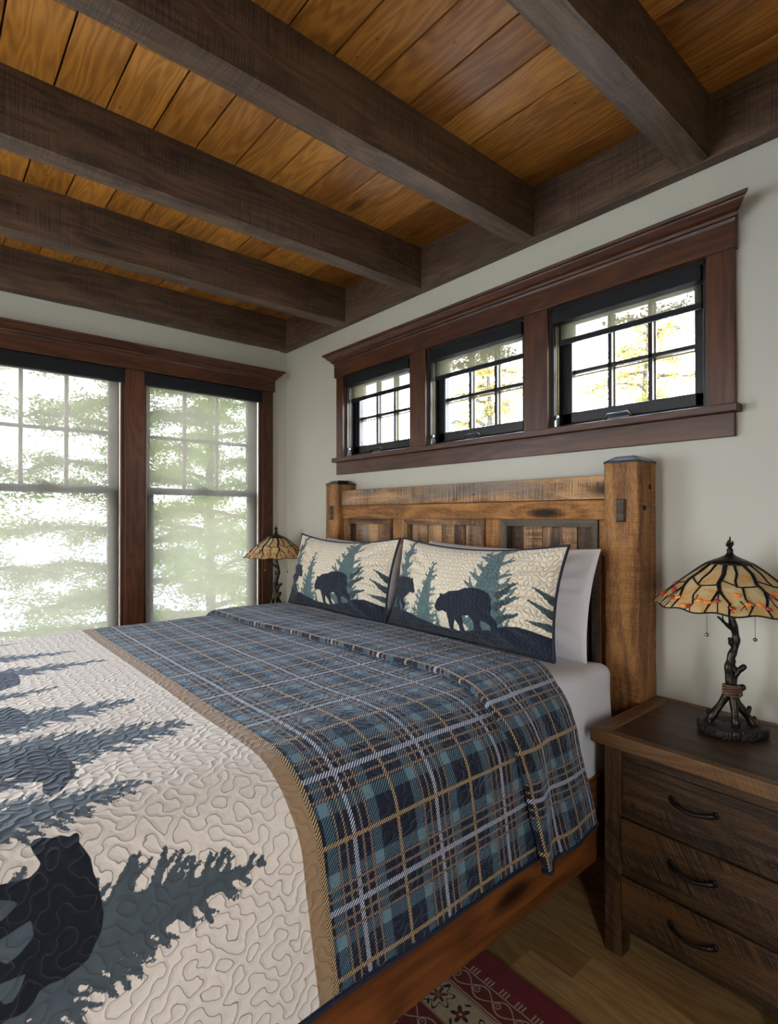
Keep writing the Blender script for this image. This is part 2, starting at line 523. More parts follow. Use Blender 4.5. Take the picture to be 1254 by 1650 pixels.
def sham_mat():
    g = G('sham_cloth'); u, s = g.uv()
    U = u * .9; S = s * .45
    puff, line = stitch(g, U, S, .022, .7)
    fr1 = g.noise(g.comb(U, S, 0), 70, 4, .75)
    fr2 = g.noise(g.comb(U, S, 3), 170, 2, .6)
    tr = g.attr('tree') + (fr1 - .5) * .02 + (fr2 - .5) * .012
    tree = g.step(tr, .0008, -.0008)
    dk = g.step(g.attr('dtree') + (fr1 - .5) * .016 + (fr2 - .5) * .01, .0008, -.0008)
    bear = g.step(g.attr('bear'), .0008, -.0008)
    c = g.mix(g.noise(g.comb(U, S, 0), 6, 2), srgb(208, 194, 170), srgb(222, 210, 188))
    c = g.mix(tree, c, g.mix(g.noise(g.comb(U, S, 0), 25, 2), srgb(72, 92, 94), srgb(96, 116, 116)))
    c = g.mix(dk, c, srgb(58, 72, 74))
    c = g.mix(bear, c, srgb(26, 33, 46))
    c = g.mix(line * .45, c, srgb(30, 34, 40))
    wr = g.noise(g.comb(U * 30, S * 30, 0), 1, 3, .6, .5)
    return g.done(g.pbr(c, .8, 0, g.bump(puff + wr * .4, .9, .0045), spec=.2, sheen=.1))
M['sham'] = sham_mat()

def rug_mat():
    g = G('oriental_rug_pile'); u, v = g.uv()      # u along the edge, v = distance from the edge
    red = g.mix(g.noise(g.comb(u, v), 20, 3), srgb(104, 16, 28), srgb(138, 32, 42))
    mar = srgb(112, 32, 32); cream = g.mix(g.noise(g.comb(u, v), 60, 2), srgb(168, 150, 118), srgb(192, 174, 142)); navy = srgb(26, 22, 30)
    c = red
    wv = (g.noise(g.comb(u, v), 30, 2) - .5) * .006
    a = v + wv
    # comb dashes
    dash = g.gt(a, .072) * g.lt(a, .094) * g.gt(g.sin(u * 2 * PI / .011), .1) * g.gt(g.sin(u * 2 * PI / .055), -.1)
    c = g.mix(dash, c, cream)
    def band(lo, hi): return g.gt(a, lo) * g.lt(a, hi)
    c = g.mix(band(.098, .165), c, mar)
    # vine in guard border
    def vine(c, lo, hi, per, ph):
        m = (lo + hi) / 2; am = (hi - lo) * .38
        y = a - m
        for k in (0, PI):
            w = g.sin(u * (2 * PI / per) + ph + k) * am
            c = g.mix(g.lt(g.ab(y - w), .0024) * band(lo, hi), c, cream)
        ux = (g.fr(u / (per / 2) + ph / PI * 1.0 + .25) - .5) * (per / 2)
        r = g.math('SQRT', ux * ux + y * y)
        c = g.mix(g.gt(r, .008) * g.lt(r, .0115), c, cream)
        c = g.mix(g.lt(r, .004), c, srgb(150, 120, 70))
        return c
    c = vine(c, .100, .160, .15, 0)
    for l in (.098, .166, .174, .282, .29, .355): c = g.mix(g.lt(g.ab(a - l), .0022), c, cream)
    # cream main border with rosettes
    m = band(.178, .278)
    c = g.mix(m, c, cream)
    ux = (g.fr(u / .17 + .3) - .5) * .17; y = a - .228
    r = g.math('SQRT', ux * ux + y * y); th = g.math('ARCTAN2', y, ux)
    petal = r / (.034 + g.sin(th * 7) * .009)
    c = g.mix(m * g.lt(petal, 1.15), c, navy); c = g.mix(m * g.lt(petal, 1), c, cream)
    st = r / (.018 + g.sin(th * 6) * .010)
    c = g.mix(m * g.lt(st, 1), c, srgb(120, 24, 26)); c = g.mix(m * g.lt(r, .007), c, srgb(110, 116, 92))
    ux2 = (g.fr(u / .17 + .8) - .5) * .17
    r2 = g.math('SQRT', ux2 * ux2 + y * y); th2 = g.math('ARCTAN2', y, ux2)
    fl = r2 / (.020 + g.sin(th2 * 5 + 1) * .009)
    c = g.mix(m * g.lt(fl, 1), c, navy); c = g.mix(m * g.lt(fl, .6), c, srgb(120, 30, 30)); c = g.mix(m * g.lt(r2, .005), c, cream)
    ux3 = (g.fr(u / .085 + .15) - .5) * .085; y3 = g.ab(y) - .036
    lf = g.math('SQRT', (ux3 + y3) * (ux3 + y3) * .35 + (ux3 - y3) * (ux3 - y3) * 2.5)
    c = g.mix(m * g.lt(lf, .0085), c, navy)
    c = g.mix(band(.282, .36), c, mar)
    c = vine(c, .292, .352, .15, 1.2)
    c = g.mix(g.gt(a, .36), c, red)
    # field: lattice of medallions
    fx = (g.fr(u / .22) - .5) * .22; fy = (g.fr(v / .22) - .5) * .22
    fr_ = g.math('SQRT', fx * fx + fy * fy); ft = g.math('ARCTAN2', fy, fx)
    fp = fr_ / (.05 + g.sin(ft * 8) * .012); fm = g.gt(a, .37)
    c = g.mix(fm * g.lt(fp, 1.1), c, cream); c = g.mix(fm * g.lt(fp, .95), c, navy); c = g.mix(fm * g.lt(fp, .45), c, mar)
    n = g.noise(g.comb(u, v), 500, 2)
    return g.done(g.pbr(c, .95, 0, g.bump(n, .6, .004), spec=.1, sheen=.2))
M['rug'] = rug_mat()

def leaf_mat(name, cols):
    g = G(name); t = g.attr('tint')
    c = g.ramp(t, [(i / (len(cols) - 1), srgb(*k)) for i, k in enumerate(cols)])
    df = g.n('ShaderNodeBsdfDiffuse'); g.put(df.inputs[0], c)
    tl = g.n('ShaderNodeBsdfTranslucent'); g.put(tl.inputs[0], c)
    mx = g.n('ShaderNodeMixShader'); mx.inputs[0].default_value = .5
    g.nt.links.new(df.outputs[0], mx.inputs[1]); g.nt.links.new(tl.outputs[0], mx.inputs[2])
    return g.done(V_(g, mx.outputs[0]))
M['leaf'] = leaf_mat('hemlock_foliage', [(70, 104, 50), (104, 144, 66), (136, 168, 78), (168, 180, 88), (206, 182, 92)])
M['leaf2'] = leaf_mat('autumn_maple_foliage', [(86, 96, 48), (120, 116, 58), (136, 106, 62), (130, 84, 52)])
M['bark'] = plain('tree_bark', srgb(66, 60, 54), .9, nb=.8, nscale=12)
def lake_mat():
    g = G('pale_lake_glare'); o = g.obj()
    n = g.noise(o, 1.6, 4, .6)
    return g.done(g.pbr(srgb(196, 204, 210), .3, 0, g.bump(n, .25, .1), spec=1))  # pale base colour stands in for sky glare on the water
M['lake'] = lake_mat()
M['pale_ground'] = plain('bounce_ground', srgb(214, 208, 192), .95, nb=.4, nscale=3)  # ground colour raised so it bounces daylight up to beams and ceiling

# ================================================================== SHELL
HD = 2.856          # underside of the planks
WL = 2.632          # underside of the beams
XR, YF = 5.2, -4.7  # right wall, front wall
TK = .16

def wall_with_holes(name, ax, at, thick, a0, a1, holes, z1=HD + .02):
    """ax 0: wall plane x=at spanning y; ax 1: plane y=at spanning x. holes (a,b,z0,z1)"""
    mb = MB(); lo, hi = min(at, at + thick), max(at, at + thick)
    def bx(a, b, c, d):
        if b - a < 1e-5 or d - c < 1e-5: return
        if ax == 0: mb.box(lo, hi, a, b, c, d)
        else: mb.box(a, b, lo, hi, c, d)
    cuts = sorted(set([a0, a1] + [h[0] for h in holes] + [h[1] for h in holes]))
    for a, b in zip(cuts[:-1], cuts[1:]):
        hs = sorted([h for h in holes if h[0] <= a + 1e-6 and h[1] >= b - 1e-6], key=lambda h: h[2])
        z = -.02
        for h in hs: bx(a, b, z, h[2]); z = h[3]
        bx(a, b, z, z1)
    o = mb.build(name, M['wall']); tag(o, kind='structure'); return o

WZ0, WZ1 = .52, 2.311
LW = [(-1.046, -.213), (-1.994, -1.161)]           # large windows seen in the photo
LH_ADDED = [(-3.55, -2.72), (-4.5, -3.67)]               # unseen, added further along the same wall to light the room
CZ0, CZ1 = 1.757, 2.311
CW = [(.759, 1.406), (1.534, 2.184), (2.309, 2.957)]
FW_ADDED = [(1.4, 2.3)]  # added window in the unseen front wall, lights the room from behind
wall_with_holes('wall_left', 0, 0, -TK, YF - TK, TK, [(a, b, WZ0, WZ1) for a, b in LW + LH_ADDED])
wall_with_holes('wall_back', 1, 0, TK, 0, XR + TK, [(a, b, CZ0, CZ1) for a, b in CW])
RW_ADDED = [(-3.42, -2.72)]  # added window in the unseen right wall, lights the bed side and floor
wall_with_holes('wall_right', 0, XR, TK, YF - TK, 0, [(a, b, WZ0, WZ1) for a, b in RW_ADDED])
wall_with_holes('wall_front', 1, YF, -TK, 0, XR, [(a, b, WZ0, WZ1) for a, b in FW_ADDED])

# floor: staggered oak boards running along x
mb = MB(); y = 0; r = 0
ys = [0, -.045, -.17, -.29, -.41, -.533, -.653]
while ys[-1] > YF: ys.append(ys[-1] - .12)
for i in range(len(ys) - 1):
    x = 0 if i % 2 else -.5
    ends = [0]
    if i == 5: ends += [.9, 1.75, 2.797, 4.1]
    else:
        x = .2 + (i * .73) % 1.1
        while x < XR: ends.append(x); x += rng.uniform(.9, 1.5)
    ends.append(XR)
    for a, b in zip(ends[:-1], ends[1:]):
        mb.box(a + .0006, b - .0006, max(ys[i + 1], YF) + .0006, ys[i] - .0006, -.02, 0, L=0)
o = mb.build('floor', M['oak'], origin=(2.6, -2.3, 0), bevel=.0012); tag(o, kind='structure')

# ceiling boards along x, dark groove between them
mb = MB(); y = 0; k = 0
while y > YF:
    y2 = max(-.163 - .1635 * k, YF); k += 1
    for a, b in ((0, 2.9 if k % 2 else 1.9), (2.9 if k % 2 else 1.9, XR)):
        mb.box(a, b, y2 + .003, y - .003, HD, HD + .02, L=0)
    y = y2
o = mb.build('ceiling', M['plank'], origin=(2.6, -2.3, HD), bevel=.0025); tag(o, kind='structure')
o = MB().box(-TK, XR + TK, YF - TK, TK, -.12, -.0205).build('subfloor', M['darkwood']); tag(o, kind='structure')  # subfloor slab, added to close a light leak under the walls
o = MB().box(-TK, XR + TK, YF - TK, TK, HD + .021, HD + .12).build('trim_3', M['darkwood']); tag(o, kind='structure')

# beams
def beam_mesh(x0, x1, y0, y1, seed):
    """rough timber: gridded sides with slightly wandering arrises"""
    r = np.random.default_rng(seed)
    n = 60; ys_ = np.linspace(y0, y1, n)
    sec = [(x0, HD), (x0, WL), (x1, WL), (x1, HD)]
    ring = []
    def lerp(a, b, m): return [(a[0] + (b[0] - a[0]) * i / m, a[1] + (b[1] - a[1]) * i / m) for i in range(m)]
    ring = lerp(sec[0], sec[1], 4) + lerp(sec[1], sec[2], 4) + lerp(sec[2], sec[3], 4) + [sec[3]]
    ring = np.array(ring)
    w = np.cumsum(r.normal(0, .0012, (n, 2)), 0); w -= np.linspace(0, 1, n)[:, None] * w[-1]
    P = np.zeros((n, len(ring), 3))
    for i in range(n):
        P[i, :, 0] = ring[:, 0]; P[i, :, 1] = ys_[i]; P[i, :, 2] = ring[:, 1]
    P[:, :, 0] += r.normal(0, .0005, P.shape[:2])
    P[:, 3:9, 2] += w[:, :1] * .8
    P[:, 4, 2] += .003; P[:, 8, 2] += .003; P[:, 4, 0] += .0015; P[:, 8, 0] -= .0015
    per = np.concatenate([[0], np.cumsum(np.hypot(*np.diff(ring, axis=0).T))])
    UV = np.zeros((n, len(ring), 2)); UV[:, :, 0] = ys_[:, None] + seed * 1.7; UV[:, :, 1] = per[None] + seed * 3.1
    return P, UV
BX = [(.0, .085, 'dark sawn ceiling beam lying tight along the top of the left window wall'),
      (.727, .832, 'dark sawn ceiling beam second from the left window wall, white scuffs on its side'),
      (1.443, 1.540, 'dark sawn ceiling beam in the middle of the five, above the left half of the bed'),
      (2.167, 2.265, 'dark sawn ceiling beam with a pale grey underside, over the right half of the bed'),
      (2.885, 2.984, 'dark sawn ceiling beam with a knotty yellow-grey underside, nearest the camera'),
      (3.605, 3.705, 'unseen ceiling beam overhead, right of the nightstand, added for the lighting')]  # last one is out of view, built for its effect on the light
for i, (a, b, lab) in enumerate(BX):
    P, UV = beam_mesh(a, b, -.057, YF, i + 3)
    o = grid_obj('ceiling_beam', P, UV, {'tint': np.full(P.shape[:2], .3 + .08 * i)}, M['beam'], None, ((a + b) / 2, -2.3, WL), smooth=False)
    tag(o, lab, 'ceiling beam', 'exposed ceiling beams')
o = MB().box(0, XR, -.056, -.001, WL, HD, L=0, tint=.35).build('ledger_beam', M['beam'], bevel=.003)
tag(o, 'dark ledger beam along the top of the headboard wall that the cross beams run into', 'beam')

# ================================================================== WINDOW TRIM
def crown(mb, ax, sgn, a0, a1, z0, z1):
    """cornice profile, p = distance from the wall"""
    pr = [(0, z0), (.040, z0), (.043, z0 + .012), (.052, z0 + .014), (.054, z0 + .026), (.066, z0 + .034), (.082, z0 + .055),
          (.084, z0 + .060), (.094, z0 + .062), (.096, z1), (0, z1)]
    h0 = z1 - z0
    pr = [(p, z0 + (z - z0) * h0 / .075 if z < z1 else z) for p, z in pr]
    n = len(pr); V = []
    for a, m in ((a0, -1), (a1, 1)):
        for p, q in pr:
            aa = a + m * max(0, p - .038)
            V.append((sgn * p, aa, q) if ax == 0 else (aa, sgn * p, q))
    F = [tuple(range(n))[::-1], tuple(range(n, 2 * n))] + [(i, (i + 1) % n, n + (i + 1) % n, n + i) for i in range(n)]
    k = 1 if ax == 0 else 0
    ru = rng.uniform(0, 9)
    UV = [[(V[j][k] + ru, V[j][2] + abs(V[j][1 - k]) * .7) for j in f] for f in F]
    mb.add(V, F, UV, .35)

# left wall casing
HZ = 2.435
tr = empty('trim_1', (0, -1.1, WZ0), kind='structure')
mb = MB(); mb.box(0, .022, -.213, -.128, WZ0 - .02, WZ1, L=2, tint=.3); mb.build('side_casing', M['trim'], tr, bevel=.002)
mb = MB(); mb.box(0, .022, -1.161, -1.046, WZ0 - .02, WZ1, L=2, tint=.62); mb.build('middle_casing', M['trim'], tr, bevel=.002)
mb = MB(); mb.box(0, .022, -2.079, -1.994, WZ0 - .02, WZ1, L=2, tint=.4); mb.build('side_casing', M['trim'], tr, bevel=.002)
mb = MB(); mb.box(0, .036, -2.09, -.118, WZ1, HZ - .04, L=1, tint=.55); mb.build('head_casing', M['trim'], tr, bevel=.002)
mb = MB(); crown(mb, 0, 1, -2.09, -.118, HZ - .042, 2.461); mb.build('crown_moulding', M['trim'], tr)
mb = MB(); mb.box(0, .05, -2.10, -.108, WZ0 - .03, WZ0, L=1, tint=.4); mb.box(0, .02, -2.08, -.128, WZ0 - .12, WZ0 - .03, L=1, tint=.4); mb.build('window_stool', M['trim'], tr, bevel=.002)
# back wall casing
tb = empty('trim_2', (1.86, 0, 1.66), kind='structure')
mb = MB(); mb.box(.686, .759, -.022, 0, 1.770, CZ1, L=2, tint=.3); mb.build('side_casing', M['trim'], tb, bevel=.002)
for a, b, t in ((1.406, 1.534, .3), (2.184, 2.309, .5)):
    mb = MB(); mb.box(a, b, -.022, 0, 1.770, CZ1, L=2, tint=t); mb.build('middle_casing', M['trim'], tb, bevel=.002)
mb = MB(); mb.box(2.957, 3.047, -.022, 0, 1.770, CZ1, L=2, tint=.55); mb.build('side_casing', M['trim'], tb, bevel=.002)
mb = MB(); mb.box(.680, 3.053, -.036, 0, CZ1 - .004, 2.405, L=0, tint=.42); mb.build('head_casing', M['trim'], tb, bevel=.002)
mb = MB(); crown(mb, 1, -1, .680, 3.053, 2.392, 2.459); mb.build('crown_moulding', M['trim'], tb)
mb = MB(); mb.box(.672, 3.062, -.052, .012, 1.743, 1.771, L=0, tint=.45); mb.build('window_stool', M['trim'], tb, bevel=.003)
mb = MB(); mb.box(.686, 3.045, -.022, 0, 1.661, 1.743, L=0, tint=.4); mb.build('apron', M['trim'], tb, bevel=.002)

# ================================================================== LARGE WINDOWS
def double_hung(y0, y1, idx, ax=0, at=0, out=-1):
    """opening y0..y1 in the wall plane; `out` direction of outside. ax 0 = left wall, 1 = front wall"""
    z0, z1 = WZ0, WZ1
    def T(mb, d0, d1, a0, a1, c0, c1, **k):
        p0, p1 = sorted((at + out * d0, at + out * d1))
        if ax == 0: mb.box(p0, p1, a0, a1, c0, c1, **k)
        else: mb.box(a0, a1, p0, p1, c0, c1, **k)
    c = (at, (y0 + y1) / 2, z0) if ax == 0 else ((y0 + y1) / 2, at, z0)
    W = empty('window_%d' % idx, c, kind='structure')
    mb = MB(); j = .018
    T(mb, -.001, .155, y0, y0 + j, z0, z1, tint=.5); T(mb, -.001, .155, y1 - j, y1, z0, z1, tint=.5)
    T(mb, -.001, .155, y0, y1, z1 - j, z1, tint=.5); T(mb, -.001, .16, y0, y1, z0, z0 + j, tint=.5)
    for a in (y0 + j, y1 - j - .010):
        T(mb, .040, .052, a, a + .010, z0, z1, tint=.7); T(mb, .084, .092, a, a + .010, z0, z1, tint=.7)
    mb.build('jamb', M['trim'], W)
    a0, a1 = y0 + .020, y1 - .020
    # lower sash nearer the room, upper sash outside
    def sash(name, d0, d1, c0, c1, rb, rt, st, grille):
        mb = MB()
        T(mb, d0, d1, a0, a0 + st, c0, c1); T(mb, d0, d1, a1 - st, a1, c0, c1)
        T(mb, d0, d1, a0, a1, c0, c0 + rb); T(mb, d0, d1, a0, a1, c1 - rt, c1)
        S = mb.build(name, M['sash'], W, bevel=.003)
        g0, g1, h0, h1 = a0 + st, a1 - st, c0 + rb, c1 - rt
        mb = MB(); dm = (d0 + d1) / 2
        T(mb, dm - .003, dm + .003, g0, g1, h0, h1); mb.build('pane', M['glass'], S, origin=ORG[S])
        if grille:
            mb = MB()
            for k in (1, 2):
                a = g0 + (g1 - g0) * k / 3; T(mb, d0 + .004, d1 - .004, a - .010, a + .010, h0, h1)
            m = 1.912; T(mb, d0 + .006, d1 - .006, g0, g1, m - .010, m + .010)
            mb.build('muntin_grille', M['sash'], S, origin=ORG[S])
        return S
    sash('upper_sash', .088, .122, 1.53, z1 - .018, .045, .050, .048, True)
    L_ = sash('lower_sash', .050, .084, z0 + .018, 1.573, .07, .045, .060, False)
    mb = MB(); m = (y0 + y1) / 2
    T(mb, .046, .074, m - .03, m + .03, 1.573, 1.581); T(mb, .050, .066, m - .012, m + .02, 1.581, 1.590); T(mb, .052, .060, m - .040, m + .01, 1.588, 1.595)
    mb.build('sash_lock', M['sash'], L_, bevel=.001, origin=ORG[L_])
    return W
for i, (a, b) in enumerate(LW): double_hung(a, b, i + 1)
for i, (a, b) in enumerate(LH_ADDED): double_hung(a, b, i + 6)
for i, (a, b) in enumerate(FW_ADDED): double_hung(a, b, i + 8, ax=1, at=YF)
for i, (a, b) in enumerate(RW_ADDED): double_hung(a, b, i + 10, ax=0, at=XR, out=1)

# roller shades on the two large windows
for (y0, y1), lab in zip(LW, ('beige solar roller shade lowered over the right large window beside the far lamp',
                              'beige solar roller shade lowered over the leftmost large window at the picture edge')):
    R_ = empty('roller_shade', (0, (y0 + y1) / 2, WZ1 - .02), lab, 'roller shade', 'roller shades lowered over the large windows')
    mb = MB(); mb.box(-.030, .016, y0 + .002, y1 - .002, 2.227, 2.309, L=1); mb.build('cassette', M['black'], R_, bevel=.003)
    n = 24; P = np.zeros((n, 12, 3)); zz = np.linspace(2.23, .63, n); yy = np.linspace(y0 + .024, y1 - .030, 12)
    P[:, :, 2] = zz[:, None]; P[:, :, 1] = yy[None]; P[:, :, 0] = -.018
    UV = np.stack([P[:, :, 1], P[:, :, 2]], -1)
    f = grid_obj('shade_fabric', P, UV, {'tint': np.zeros(P.shape[:2])}, M['screen'], R_)
    mb = MB(); mb.box(-.026, -.010, y0 + .024, y1 - .030, .60, .632, L=1); mb.build('hem_bar', M['black'], R_, bevel=.002)
    mb = MB()
    mb.box(-.024, -.008, y1 - .017 - .006, y1 - .0185, .6, 2.23, L=2); mb.box(-.024, -.008, y0 + .0185, y0 + .023, .6, 2.23, L=2)
    mb.build('side_track', plain('track_cream', srgb(196, 184, 168), .35), R_)

# ================================================================== CLERESTORY WINDOWS
for i, (x0, x1) in enumerate(CW):
    z0, z1 = 1.771, CZ1
    W = empty('window_%d' % (i + 3), ((x0 + x1) / 2, .08, z0), kind='structure')
    mb = MB()
    mb.box(x0, x0 + .018, .0, .155, z0, z1); mb.box(x1 - .018, x1, .0, .155, z0, z1)
    mb.box(x0, x1, .0, .155, z1 - .018, z1); mb.box(x0 + .018, x1 - .018, .045, .155, z0, z0 + .022)
    mb.build('frame', M['blackframe'], W, bevel=.002)
    mb = MB()   # pale outer stop seen past the sash
    mb.box(x0 + .019, x0 + .034, .105, .15, z0 + .023, z1 - .02); mb.box(x1 - .034, x1 - .019, .105, .15, z0 + .023, z1 - .02)
    mb.box(x0 + .034, x1 - .034, .105, .15, z0 + .023, z0 + .034); mb.box(x0 + .034, x1 - .034, .105, .15, z1 - .034, z1 - .02)
    mb.build('outer_stop', M['tanframe'], W)
    s0, s1, st = x0 + .022, x1 - .022, .048
    mb = MB()
    zb, zt = z0 + .026, z1 - .022
    mb.box(s0, s0 + st, .062, .100, zb, zt); mb.box(s1 - st, s1, .062, .100, zb, zt)
    mb.box(s0, s1, .062, .100, zb, zb + .050); mb.box(s0, s1, .062, .100, zt - .045, zt)
    S = mb.build('sash', M['blackframe'], W, bevel=.004)
    g0, g1, h0, h1 = s0 + st, s1 - st, zb + .05, zt - .045
    mb = MB(); mb.box(g0, g1, .082, .088, h0, h1); mb.build('pane', M['glass'], S, origin=ORG[S])
    mb = MB()
    for k in (1, 2):
        a = g0 + (g1 - g0) * k / 3; mb.box(a - .0085, a + .0085, .074, .096, h0, h1)
    mb.box(g0, g1, .074, .096, 2.018, 2.035)
    mb.build('muntin_grille', M['blackframe'], S, bevel=.002, origin=ORG[S])
    mb = MB()
    for k in (1, 2):
        a = g0 + (g1 - g0) * k / 3 + .010; mb.box(a - .004, a + .004, .097, .104, h0, h1)
    mb.box(g0, g1, .097, .104, 2.010, 2.018); mb.build('muntin_edge', M['tanframe'], S, origin=ORG[S])
    # folding crank operator
    cx = (x0 + x1) / 2 - .02
    mb = MB(); mb.box(cx - .075, cx + .075, .020, .046, z0, z0 + .012); mb.box(cx - .05, cx + .045, .022, .044, z0 + .012, z0 + .022)
    c_ = mb.build('crank_operator', M['handle'] if i == 2 else M['blackframe'], W, bevel=.003)
    mb = MB(); mb.tube([(cx - .062, .024, z0 + .014), (cx - .045, .016, z0 + .034), (cx + .038, .016, z0 + .036), (cx + .052, .022, z0 + .018)], .0045, 8)
    mb.build('crank_handle', M['handle'] if i == 2 else M['blackframe'], c_, origin=ORG[c_])
    # small roller shade
    which = ('left', 'middle', 'right')[i]
    where = ('small window nearest the room corner', 'middle of the three small windows', 'small window above the right bed post')[i]
    R_ = empty('small_roller_shade', ((x0 + x1) / 2, .01, z1 - .02), 'short roller shade with black cassette on the ' + where, 'roller shade', 'roller shades of the three small high windows')
    mb = MB(); mb.box(x0 + .019, x1 - .019, -.016, .040, 2.236, z1 - .0185, L=0); mb.build('cassette', M['black'], R_, bevel=.002)
    zf = (2.145, 2.145, 2.157)[i]
    P = np.zeros((6, 12, 3)); P[:, :, 2] = np.linspace(2.24, zf + .01, 6)[:, None]; P[:, :, 0] = np.linspace(x0 + .034, x1 - .034, 12)[None]; P[:, :, 1] = .030
    grid_obj('shade_fabric', P, np.stack([P[:, :, 0], P[:, :, 2]], -1), {'tint': np.zeros(P.shape[:2])}, M['screen2'], R_)
    mb = MB(); mb.box(x0 + .030, x1 - .030, .024, .036, zf - .012, zf + .012, L=0); mb.build('hem_bar', M['black'], R_, bevel=.003)
    mb = MB()
    for dy in (.006, .024):
        z = 1.83
        while z < 2.235:
            mb.ball((x0 + .026, dy, z), .0022, 6, 4); z += .0052
        mb.tube([(x0 + .026, dy, 1.83), (x0 + .026, dy, 2.236)], .0007, 4)
    mb.build('bead_chain', M['brass'], R_)
    mb = MB(); mb.box(x0 + .020, x0 + .030, .002, .028, 1.782, 1.812); mb.ball((x0 + .027, .015, 1.822), (.006, .013, .013)); mb.tube([(x0 + .024, .006, 1.774), (x0 + .024, .015, 1.782), (x0 + .024, .024, 1.774)], .003, 6)
    mb.build('chain_tensioner', plain('chrome_clip', (.5, .5, .5), .25, .9), R_)

# ================================================================== BED
PX0, PX1, QX0, QX1 = .745, .880, 2.638, 2.773
PY = -.148
bed = empty('bed', (1.76, -1.2, 0), 'rustic reclaimed-wood bed with square corner posts and a three-panel headboard', 'bed')
def post_mesh(x0, x1, y0, y1, z0, z1, seed):
    r = np.random.default_rng(seed); nz = 120; ns = 9
    zs = np.linspace(z0, z1, nz); c = .006
    ring = []
    cs = [(x0, y0), (x1, y0), (x1, y1), (x0, y1)]
    for k in range(4):
        a = np.array(cs[k]); b = np.array(cs[(k + 1) % 4]); d = (b - a) / np.linalg.norm(b - a)
        for t in np.linspace(0, 1, ns): ring.append(a + d * (c + t * (np.linalg.norm(b - a) - 2 * c)))
    ring = np.array(ring); m = len(ring)
    ctr = np.array([(x0 + x1) / 2, (y0 + y1) / 2])
    nrm = ring - ctr; nrm /= np.linalg.norm(nrm, axis=1)[:, None]
    # hand-hewn undulation: smooth noise along z
    k1 = r.normal(0, 1, (nz + 10, m))
    k1 = sum(np.roll(k1, s, 0) for s in range(5)) / 5; k1 = (k1 + np.roll(k1, 1, 1) + np.roll(k1, -1, 1)) / 3
    P = np.zeros((nz, m + 1, 3))
    for i in range(nz):
        q = ring + nrm * (k1[i][:, None] * .0016)
        P[i, :m, :2] = q; P[i, m, :2] = q[0]; P[i, :, 2] = zs[i]
    per = np.concatenate([[0], np.cumsum(np.linalg.norm(np.diff(np.vstack([ring, ring[:1]]), axis=0), axis=1))])
    UV = np.zeros((nz, m + 1, 2)); UV[:, :, 0] = zs[:, None] + seed; UV[:, :, 1] = per[None] + seed * 2.3
    return P, UV
for (a, b), sd in (((PX0, PX1), 4), ((QX0, QX1), 11)):
    P, UV = post_mesh(a, b, PY, -.004, 0, 1.590, sd)
    po = grid_obj('headboard_post', P, UV, {'tint': np.full(P.shape[:2], .45)}, M['post'], bed)
    mb = MB(); e = .002; h = .024; zz = 1.588
    V = []
    for z, k in ((zz - .004, -.001), (zz + .004, -e), (zz + h, .030)):
        V += [(a + k, PY + k, z), (b - k, PY + k, z), (b - k, -.004 - k, z), (a + k, -.004 - k, z)]
    F = [(0, 1, 5, 4), (1, 2, 6, 5), (2, 3, 7, 6), (3, 0, 4, 7), (4, 5, 9, 8), (5, 6, 10, 9), (6, 7, 11, 10), (7, 4, 8, 11), (8, 9, 10, 11), (3, 2, 1, 0)]
    mb.add(V, F); mb.build('post_cap', M['cap'], po, bevel=.003, origin=ORG[po])
    m = (a + b) / 2; x0, x1 = m - .020, m + .022
    V = [(x0, PY + .003, 1.361), (x1, PY + .003, 1.361), (x1, PY + .003, 1.452), (x0, PY + .003, 1.452),
         (x0 + .007, PY - .011, 1.368), (x1 - .007, PY - .011, 1.368), (x1 - .007, PY - .011, 1.445), (x0 + .007, PY - .011, 1.445)]
    mb = MB(); mb.add(V, [(0, 1, 5, 4), (1, 2, 6, 5), (2, 3, 7, 6), (3, 0, 4, 7), (4, 5, 6, 7)], [[(V[j][0], V[j][2]) for j in f] for f in [(0, 1, 5, 4), (1, 2, 6, 5), (2, 3, 7, 6), (3, 0, 4, 7), (4, 5, 6, 7)]])
    mb.build('square_peg', M['peg'], po, origin=ORG[po])
    # bolt holes on the outer side
    xs = b if b > 2 else a
    for (y_, z_) in ((-.058, 1.495), (-.105, 1.415)):
        mb = MB(); mb.tube([(xs - .002, y_, z_), (xs + .0035, y_, z_)], .010, 14)
        mb.build('bolt_plug', M['bronze'], po, origin=ORG[po])
# headboard rails, stiles, panels
mb = MB(); mb.box(PX1 - .002, QX0 + .002, -.118, -.050, 1.452, 1.546, L=0, tint=.72); mb.build('top_rail', M['barn'], bed, bevel=.004)
mb = MB(); mb.box(PX1 - .002, QX0 + .002, -.106, -.055, 1.371, 1.450, L=0, tint=.55)
mb.build('upper_rail', M['post'], bed, bevel=.003)
mb = MB(); mb.box(PX1 - .002, QX0 + .002, -.104, -.055, .62, .74, L=0, tint=.5); mb.build('lower_rail', M['post'], bed, bevel=.003)
PN = [(.930, 1.350), (1.445, 2.020), (2.118, 2.592)]
ss = [PX1 - .002] + [v for p in PN for v in p] + [QX0 + .002]
for a, b in zip(ss[0::2], ss[1::2]):
    if b - a > .02:
        mb = MB(); mb.box(a, b, -.100, -.055, .742, 1.370, L=2, tint=.6); mb.build('stile', M['post'], bed, bevel=.002)
